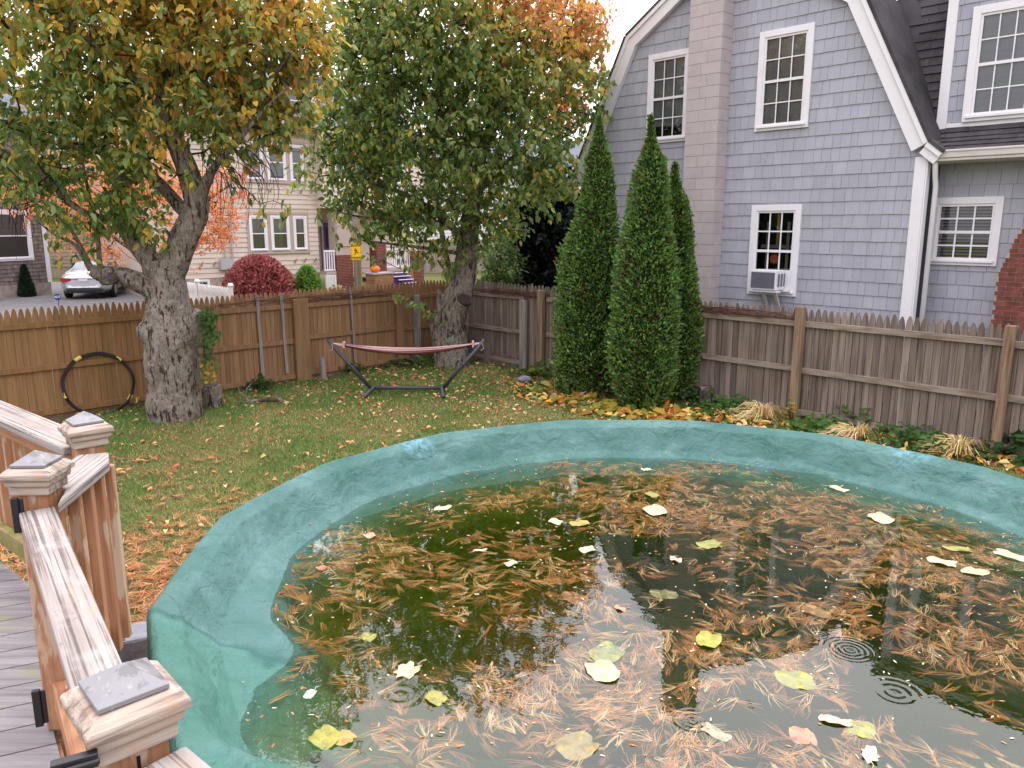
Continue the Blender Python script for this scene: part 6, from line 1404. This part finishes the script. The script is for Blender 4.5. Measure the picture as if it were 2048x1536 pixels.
# planting bed in front of the arborvitaes and right fence
HG = [(96, 126, 58), (120, 146, 66), (88, 116, 54)]; HY = [(206, 178, 78), (214, 186, 98), (166, 164, 72), (140, 152, 68), (200, 146, 70)]
bed = [('hosta', 'green hosta clump at the far left end of the bed by the grey post', 1075, 752, 60, .5, .20, .16, [(92, 120, 54), (76, 104, 50), (120, 136, 64)]),
       ('hosta', 'flopped green and yellow hosta left of the arborvitaes', 1105, 785, 60, .5, .14, .17, HG+HY[:2]),
       ('hosta', 'yellow green hosta in front of the left arborvitae', 1165, 806, 55, .5, .12, .18, HG[:1]+HY),
       ('hosta', 'golden collapsed hosta leaves between the left and middle arborvitaes', 1225, 824, 60, .55, .09, .19, HY),
       ('hosta', 'upright green hosta blade clump below the middle arborvitae', 1290, 822, 30, .35, .24, .18, HG),
       ('hosta', 'orange yellow withered hosta right of the middle arborvitae', 1335, 836, 70, .6, .08, .17, HY+[(216, 128, 44)]),
       ('weed_clump', 'dark green weeds at the foot of the right arborvitae', 1375, 800, 150, .6, .22, .07, [(62, 92, 48), (78, 112, 56)]),
       ('weed_clump', 'bright green seedling rising above the small broken stump', 1432, 800, 60, .2, .50, .09, [(96, 134, 62), (84, 120, 56)]),
       ('weed_clump', 'green weeds between the small stump and the first straw heap', 1460, 825, 150, .7, .20, .07, [(92, 132, 60), (76, 112, 54)]),
       ('weed_clump', 'small green weeds right of the first big grey fence post', 1625, 866, 130, .5, .20, .07, [(80, 116, 56), (96, 134, 64)]),
       ('weed_clump', 'tall green weed leaning on the fence above the second straw heap', 1702, 856, 70, .4, .34, .08, [(92, 130, 62), (78, 110, 54)]),
       ('weed_clump', 'green weeds between the second and third straw heaps', 1830, 895, 190, .8, .24, .08, [(80, 118, 58), (66, 100, 50)]),
       ('weed_clump', 'dark ivy like weeds at the foot of the last fence post', 2040, 912, 240, .7, .34, .10, [(52, 82, 46), (70, 104, 54)]),
       ('weed_clump', 'low green ground cover at the foot of the cherry behind the hammock', 830, 730, 170, 1.0, .16, .07, [(74, 100, 48), (96, 120, 56)]),
       ('weed_clump', 'grassy green tuft at the foot of the brown fence left of the hammock', 700, 745, 60, .5, .14, .07, [(66, 100, 48), (84, 116, 56)]),
       ('weed_clump', 'small green weed by the fence near the dead branch', 522, 778, 40, .3, .2, .07, [(72, 106, 50)])]
for i, (nm, lab, px, py, n_, sprd, h_, L_, cs) in enumerate(bed):
    q = at(px, py); leafplant(nm, lab, 'plant', q, n_, sprd, h_, L_, cs, 100+i, group='plants in the border', W=.62 if nm == 'hosta' else .8, up=.3, stemcol='straw' if nm == 'hosta' else 'twig', m='leaf')
# yellow leaf drift along the bed
rg = np.random.default_rng(91); n = 850; s_ = rg.random(n); line = np.array([at(a, c)[:2] for a, c in ((1040, 775), (1120, 800), (1200, 826), (1300, 838), (1400, 836), (1500, 842), (1600, 865), (1750, 885), (1900, 912), (2060, 930))])
ii = s_*(len(line)-1); i0 = ii.astype(int).clip(0, len(line)-2); fr_ = (ii-i0)[:, None]; PP = line[i0]*(1-fr_)+line[i0+1]*fr_+rg.normal(0, .21, (n, 2))
kk = np.hypot(PP[:, 0]-PC[0], PP[:, 1]-PC[1]) > 2.84; PP = PP[kk]; n = len(PP)
Ld = .06+.10*rg.random(n)**1.5; A = np.stack([rg.normal(0, 1, n), rg.normal(0, 1, n), rg.normal(0, .25, n)], 1)
o = leafcloud('bed_leaf_drift', np.stack([PP[:, 0], PP[:, 1], .02+.05*rg.random(n)], 1), A, np.stack([rg.normal(0, .4, n), rg.normal(-.2, .4, n), 1+0*A[:, 0]], 1), Ld, Ld*.6, pal([(222, 160, 60), (226, 180, 90), (206, 120, 56), (196, 160, 70), (220, 196, 130), (170, 112, 72), (150, 156, 78), (128, 146, 72), (206, 180, 140)])[rg.integers(0, 9, n)], M['litterm'], fold=.3, droop=.25); tag(o, kind='stuff')
def straw(label, px, py, n, r, h, seed):
    q = at(px, py); t = thing('dried_daylily', label, 'dried plant', q, group='dried daylily clumps along the grey fence'); rg = random.Random(seed); b = MB()
    for k in range(n):
        a = rg.uniform(0, 2*PI); rr = r*rg.uniform(.35, 1.1); hh = h*rg.uniform(.3, 1.15); pts = []
        for i in range(6): s_ = i/5; pts.append((rr*s_*math.cos(a)+rg.uniform(-.01, .01), rr*s_*math.sin(a)*.8, hh*math.sin(min(1, s_*1.25)*PI*.8)*1.2+.01))
        w = .007*rg.uniform(.6, 1.4); col = lin(rg.choice([(222, 196, 150), (204, 174, 124), (232, 212, 172), (188, 156, 110), (200, 190, 110)]))
        vs = []
        for i, p in enumerate(pts):
            t_ = w*(1-.7*i/5); vs += [(p[0]-math.sin(a)*t_, p[1]+math.cos(a)*t_, p[2]), (p[0]+math.sin(a)*t_, p[1]-math.cos(a)*t_, p[2]+.003)]
        b.add(vs, [(2*i, 2*i+2, 2*i+3, 2*i+1) for i in range(5)], col)
    b.build('strands', M['straw'], t)
straw('first heap of dry straw coloured daylily leaves left of the grey fence post', 1525, 845, 190, .50, .22, 1)
straw('second heap of dry daylily leaves, between the two big grey fence posts', 1715, 882, 170, .52, .17, 2)
straw('third heap of pale dry daylily leaves just left of the last fence post', 1915, 915, 190, .50, .20, 3)
straw('thin flopped daylily blades under the arborvitaes', 1180, 800, 50, .4, .12, 4)
leafplant('sapling', 'yellow and green seedling in front of the first big grey fence post', 'plant', at(1581, 850), 26, .12, .42, .09, [(170, 160, 60), (216, 130, 50), (110, 130, 60)], 140, W=.6, m='leaf')

# ------------------------------------------------------------ deck
FZ = 1.30
dk = thing('wooden_deck', 'raised wooden deck platform with grey mossy planks', 'deck', (0, 0, 0))
def clip_poly(poly, a, c, keep_pos=True):
    out = []
    for i in range(len(poly)):
        p, q = poly[i], poly[(i+1) % len(poly)]; d = lambda s: (c[0]-a[0])*(s[1]-a[1])-(c[1]-a[1])*(s[0]-a[0]); dp, dq = d(p), d(q)
        if dp >= 0: out.append(p)
        if (dp >= 0) != (dq >= 0): t_ = dp/(dp-dq); out.append((p[0]+(q[0]-p[0])*t_, p[1]+(q[1]-p[1])*t_))
    return out
dpoly = [(-.62, 1.08), (-1.5, 2.27), (-1.62, 2.80), (-4.2, 5.0), (-6, 3), (-6, -2), (.9, -2), (.9, -.2)]
a0 = math.radians(24); u_ = (math.cos(a0), math.sin(a0)); n_ = (-u_[1], u_[0]); b = MB(); k = -4.0
dpoly = dpoly[::-1]
def ccw(p): return sum(p[i][0]*p[(i+1) % len(p)][1]-p[(i+1) % len(p)][0]*p[i][1] for i in range(len(p))) > 0
if not ccw(dpoly): dpoly = dpoly[::-1]
def clip_convex(strip, poly):
    return strip
while k < 8:
    # strip between k and k+.138 along n_; the deck outline is clipped to it (outline is near convex)
    A_ = (n_[0]*k, n_[1]*k); B_ = (n_[0]*(k+.134), n_[1]*(k+.134))
    p = clip_poly(dpoly, A_, (A_[0]+u_[0], A_[1]+u_[1])); 
    if len(p) > 2: p = clip_poly(p, (B_[0]+u_[0], B_[1]+u_[1]), B_)
    if len(p) > 2: b.prism(p, FZ-.03, FZ, 'z')
    k += .14
b.build('floor_plank', M['plank'], dk, bevel=.003)
b = MB(); 
for (p, q) in (((-.6, 1.04), (-1.47, 2.22)), ((-1.47, 2.24), (-1.6, 2.76)), ((-1.62, 2.78), (-4.2, 4.98)), ((-.6, 1.02), (.9, -.2))):
    d = Vector((q[0]-p[0], q[1]-p[1], 0)); L_ = d.length; an = math.atan2(d.y, d.x); b.box(0, L_, -.02, .02, FZ-.24, FZ-.035, M=Matrix.Translation((p[0], p[1], 0)) @ Matrix.Rotation(an, 4, 'Z'))
b.build('rim_joist', M['dside'], dk)
for p in ((-.65, 1.0), (-1.5, 2.2), (-1.6, 2.7), (-3.9, 4.6), (-5, 2), (-3, -1), (.6, -.4), (-2.4, 3.2)):
    b = MB(); b.box(p[0]-.06, p[0]+.06, p[1]-.06, p[1]+.06, -.05, FZ-.241); b.build('support_post', M['dside'], dk)
mo = mat('mossy_wood', (128, 124, 72), [((96, 98, 50), (9, 9, 9), .4, .7), ((150, 128, 96), (4, 30, 30), .5, .7)], .85)
def postcap(x, y, rot, label, hz0=2.13, split=False):
    t = thing('deck_post', label, 'post', (x, y, 0), rot, 'deck railing posts'); hw = .046
    b = MB(); b.box(-hw, hw, -hw, hw, FZ+.001, hz0-.03); b.build('shaft', M['dside'], t, bevel=.005)
    c = MB(); c.box(-.058, .058, -.058, .058, hz0-.029, hz0-.001)
    c.build('neck_moulding', M['capwood'], t, bevel=.004)
    c = MB(); r1, r2 = .066, .076
    c.prism([(-r1, hz0), (r1, hz0), (r1+.004, hz0+.02), (-r1-.004, hz0+.02)], -r1, r1, 'y'); c.build('lower_cap', M['capwood'], t, bevel=.006)
    c = MB(); vs = [(sx*r, sy*r, z) for z, r in ((hz0+.022, r2), (hz0+.038, r2), (hz0+.052, r2*.80), (hz0+.054, r2*.72)) for sx, sy in ((-1, -1), (1, -1), (1, 1), (-1, 1))]
    c.add(vs, [(3, 2, 1, 0)]+[(4*i+k_, 4*i+(k_+1) % 4, 4*i+4+(k_+1) % 4, 4*i+4+k_) for i in range(3) for k_ in range(4)]+[(12, 13, 14, 15)]); c.build('upper_cap', M['capwood'], t, bevel=.003)
    c = MB(); r3 = .052; z0 = hz0+.056; AP = .042
    c.add([(-r3, -r3, z0), (r3, -r3, z0), (r3, r3, z0), (-r3, r3, z0), (-r3, -r3, z0+.008), (r3, -r3, z0+.008), (r3, r3, z0+.008), (-r3, r3, z0+.008), (0, 0, z0+AP)], [(3, 2, 1, 0), (0, 1, 5, 4), (1, 2, 6, 5), (2, 3, 7, 6), (3, 0, 4, 7), (4, 5, 8), (5, 6, 8), (6, 7, 8), (7, 4, 8)])
    c.build('metal_pyramid', M['captop'], t, bevel=.001)
    return t
pa = postcap(-.612, 1.11, math.radians(43), 'nearest deck post, at the bottom left, with a spotted grey pyramid cap')
q = MB(); q.box(-.0445, -.0425, -.0475, -.0462, FZ+.1, 2.1)
q = MB(); q.box(-.005, .0, -.0478, -.0455, FZ+.2, 2.09); q.build('crack', M['black'], pa)
postcap(-1.455, 2.29, math.radians(2), 'middle deck post with a grey pyramid cap at the left edge')
postcap(-1.58, 2.80, math.radians(43), 'farthest deck post, its cap seen against the lawn')
def rail_between(name, label, p, q, w, zt, nb, cat='railing', ends=None, th=.036, flatpoly=None, zb=FZ+.10, mossy=False):
    d = Vector((q[0]-p[0], q[1]-p[1], 0)); L_ = d.length; an = math.atan2(d.y, d.x); t = thing(name, label, cat, (p[0], p[1], 0), an)
    b = MB()
    if flatpoly:
        Mi = (Matrix.Translation((p[0], p[1], 0)) @ Matrix.Rotation(an, 4, 'Z')).inverted(); b.prism([tuple((Mi @ Vector((x, y, 0)))[:2]) for x, y in flatpoly], zt-th, zt, 'z')
    else: b.box(0, L_, -w/2, w/2, zt-th, zt)
    b.build('top_board', M['dtop'], t, bevel=.006)
    b = MB(); b.box(.0, L_, -.019, .019, zt-th-.075, zt-th-.001); b.build('upper_rail', M['dsidex'], t, bevel=.003)
    b = MB(); b.box(.0, L_, -.019, .019, zb, zb+.085); b.build('lower_rail', mo if mossy else M['dsidex'], t, bevel=.003)
    for k in range(nb):
        u = L_*(k+.5)/nb; b = MB(); b.box(u-.017, u+.017, -.055, -.0195, zb-.02, zt-th-.002); b.build('baluster', M['dside'], t, bevel=.003)
    return t
gt = rail_between('deck_gate', 'wooden deck gate with a weathered top board between the two nearest posts', (-.695, 1.215), (-1.435, 2.232), .095, 2.06, 9, 'gate')
for u in (.35, .85):
    pass
rail_between('deck_railing', 'short weathered railing between the middle and far deck posts', (-1.445, 2.345), (-1.50, 2.74), .12, 2.09, 4, flatpoly=[(-1.35, 2.20), (-1.41, 2.62), (-1.47, 2.735), (-1.565, 2.70), (-1.50, 2.36), (-1.40, 2.33)])
rail_between('deck_railing', 'long weathered railing running from the far post to the left edge', (-1.62, 2.84), (-4.2, 5.0), .14, 2.09, 26, mossy=True)
rail_between('deck_railing', 'railing end at the bottom edge, right of the nearest post', (-.56, 1.055), (.7, .0), .125, 2.09, 12)
# iron hinges and latch
def kid(nm, x, y, z, rot, par, build):
    """iron fitting: a part of its thing, built in world space then parented"""
    Mi = Matrix.Translation(par.location) @ par.rotation_euler.to_matrix().to_4x4(); W = Mi.inverted() @ Matrix.Translation((x, y, z)) @ Matrix.Rotation(rot, 4, 'Z')
    b = MB(); build(b); b.v = [tuple(W @ Vector(p)) for p in b.v]; return b.build(nm, M['black'], par, bevel=.003)
for (px, py, Y) in ((33, 1030, 2.20), (76, 1415, 1.92)):
    h1 = atY(px, py, Y); kid('hinge', h1[0], h1[1], h1[2], math.radians(20), gt, lambda b: (b.box(-.010, .010, -.010, .004, -.055, .055), b.box(.009, .022, -.004, .003, -.05, .05)))
g_ = atY(150, 1525, 1.0); kid('latch', g_[0], g_[1], g_[2], math.radians(28), pa, lambda b: (b.box(-.030, .030, -.012, .004, -.010, .012), b.tube([(-.040, -.012, -.008), (-.01, -.014, .0), (.032, -.012, .0)], .005, 8)))
# wooden step ends and a concrete block on the ground beyond the railing
q = at(262, 1262, .36); t = thing('concrete_block', 'blue grey concrete block on the ground beside the deck', 'block', (q[0]+.05, q[1]+.02, 0), math.radians(25))
b = MB(); b.box(-.16, .16, -.12, .12, -.02, .36); b.build('block', M['stone'], t, bevel=.02)
t = thing('deck_step', 'weathered grey wooden step behind the end of the gate rail', 'step', (q[0]-.26, q[1]+.0, 0), math.radians(40))
for k in range(2):
    b = MB(); b.box(-.28, .12, -.16+.17*k, -.01+.17*k, .50, .54); b.build('tread', M['dtop'], t, bevel=.006)
b = MB(); b.box(-.27, .1, -.15, .15, -.02, .498); b.build('riser', M['capwood'], t)
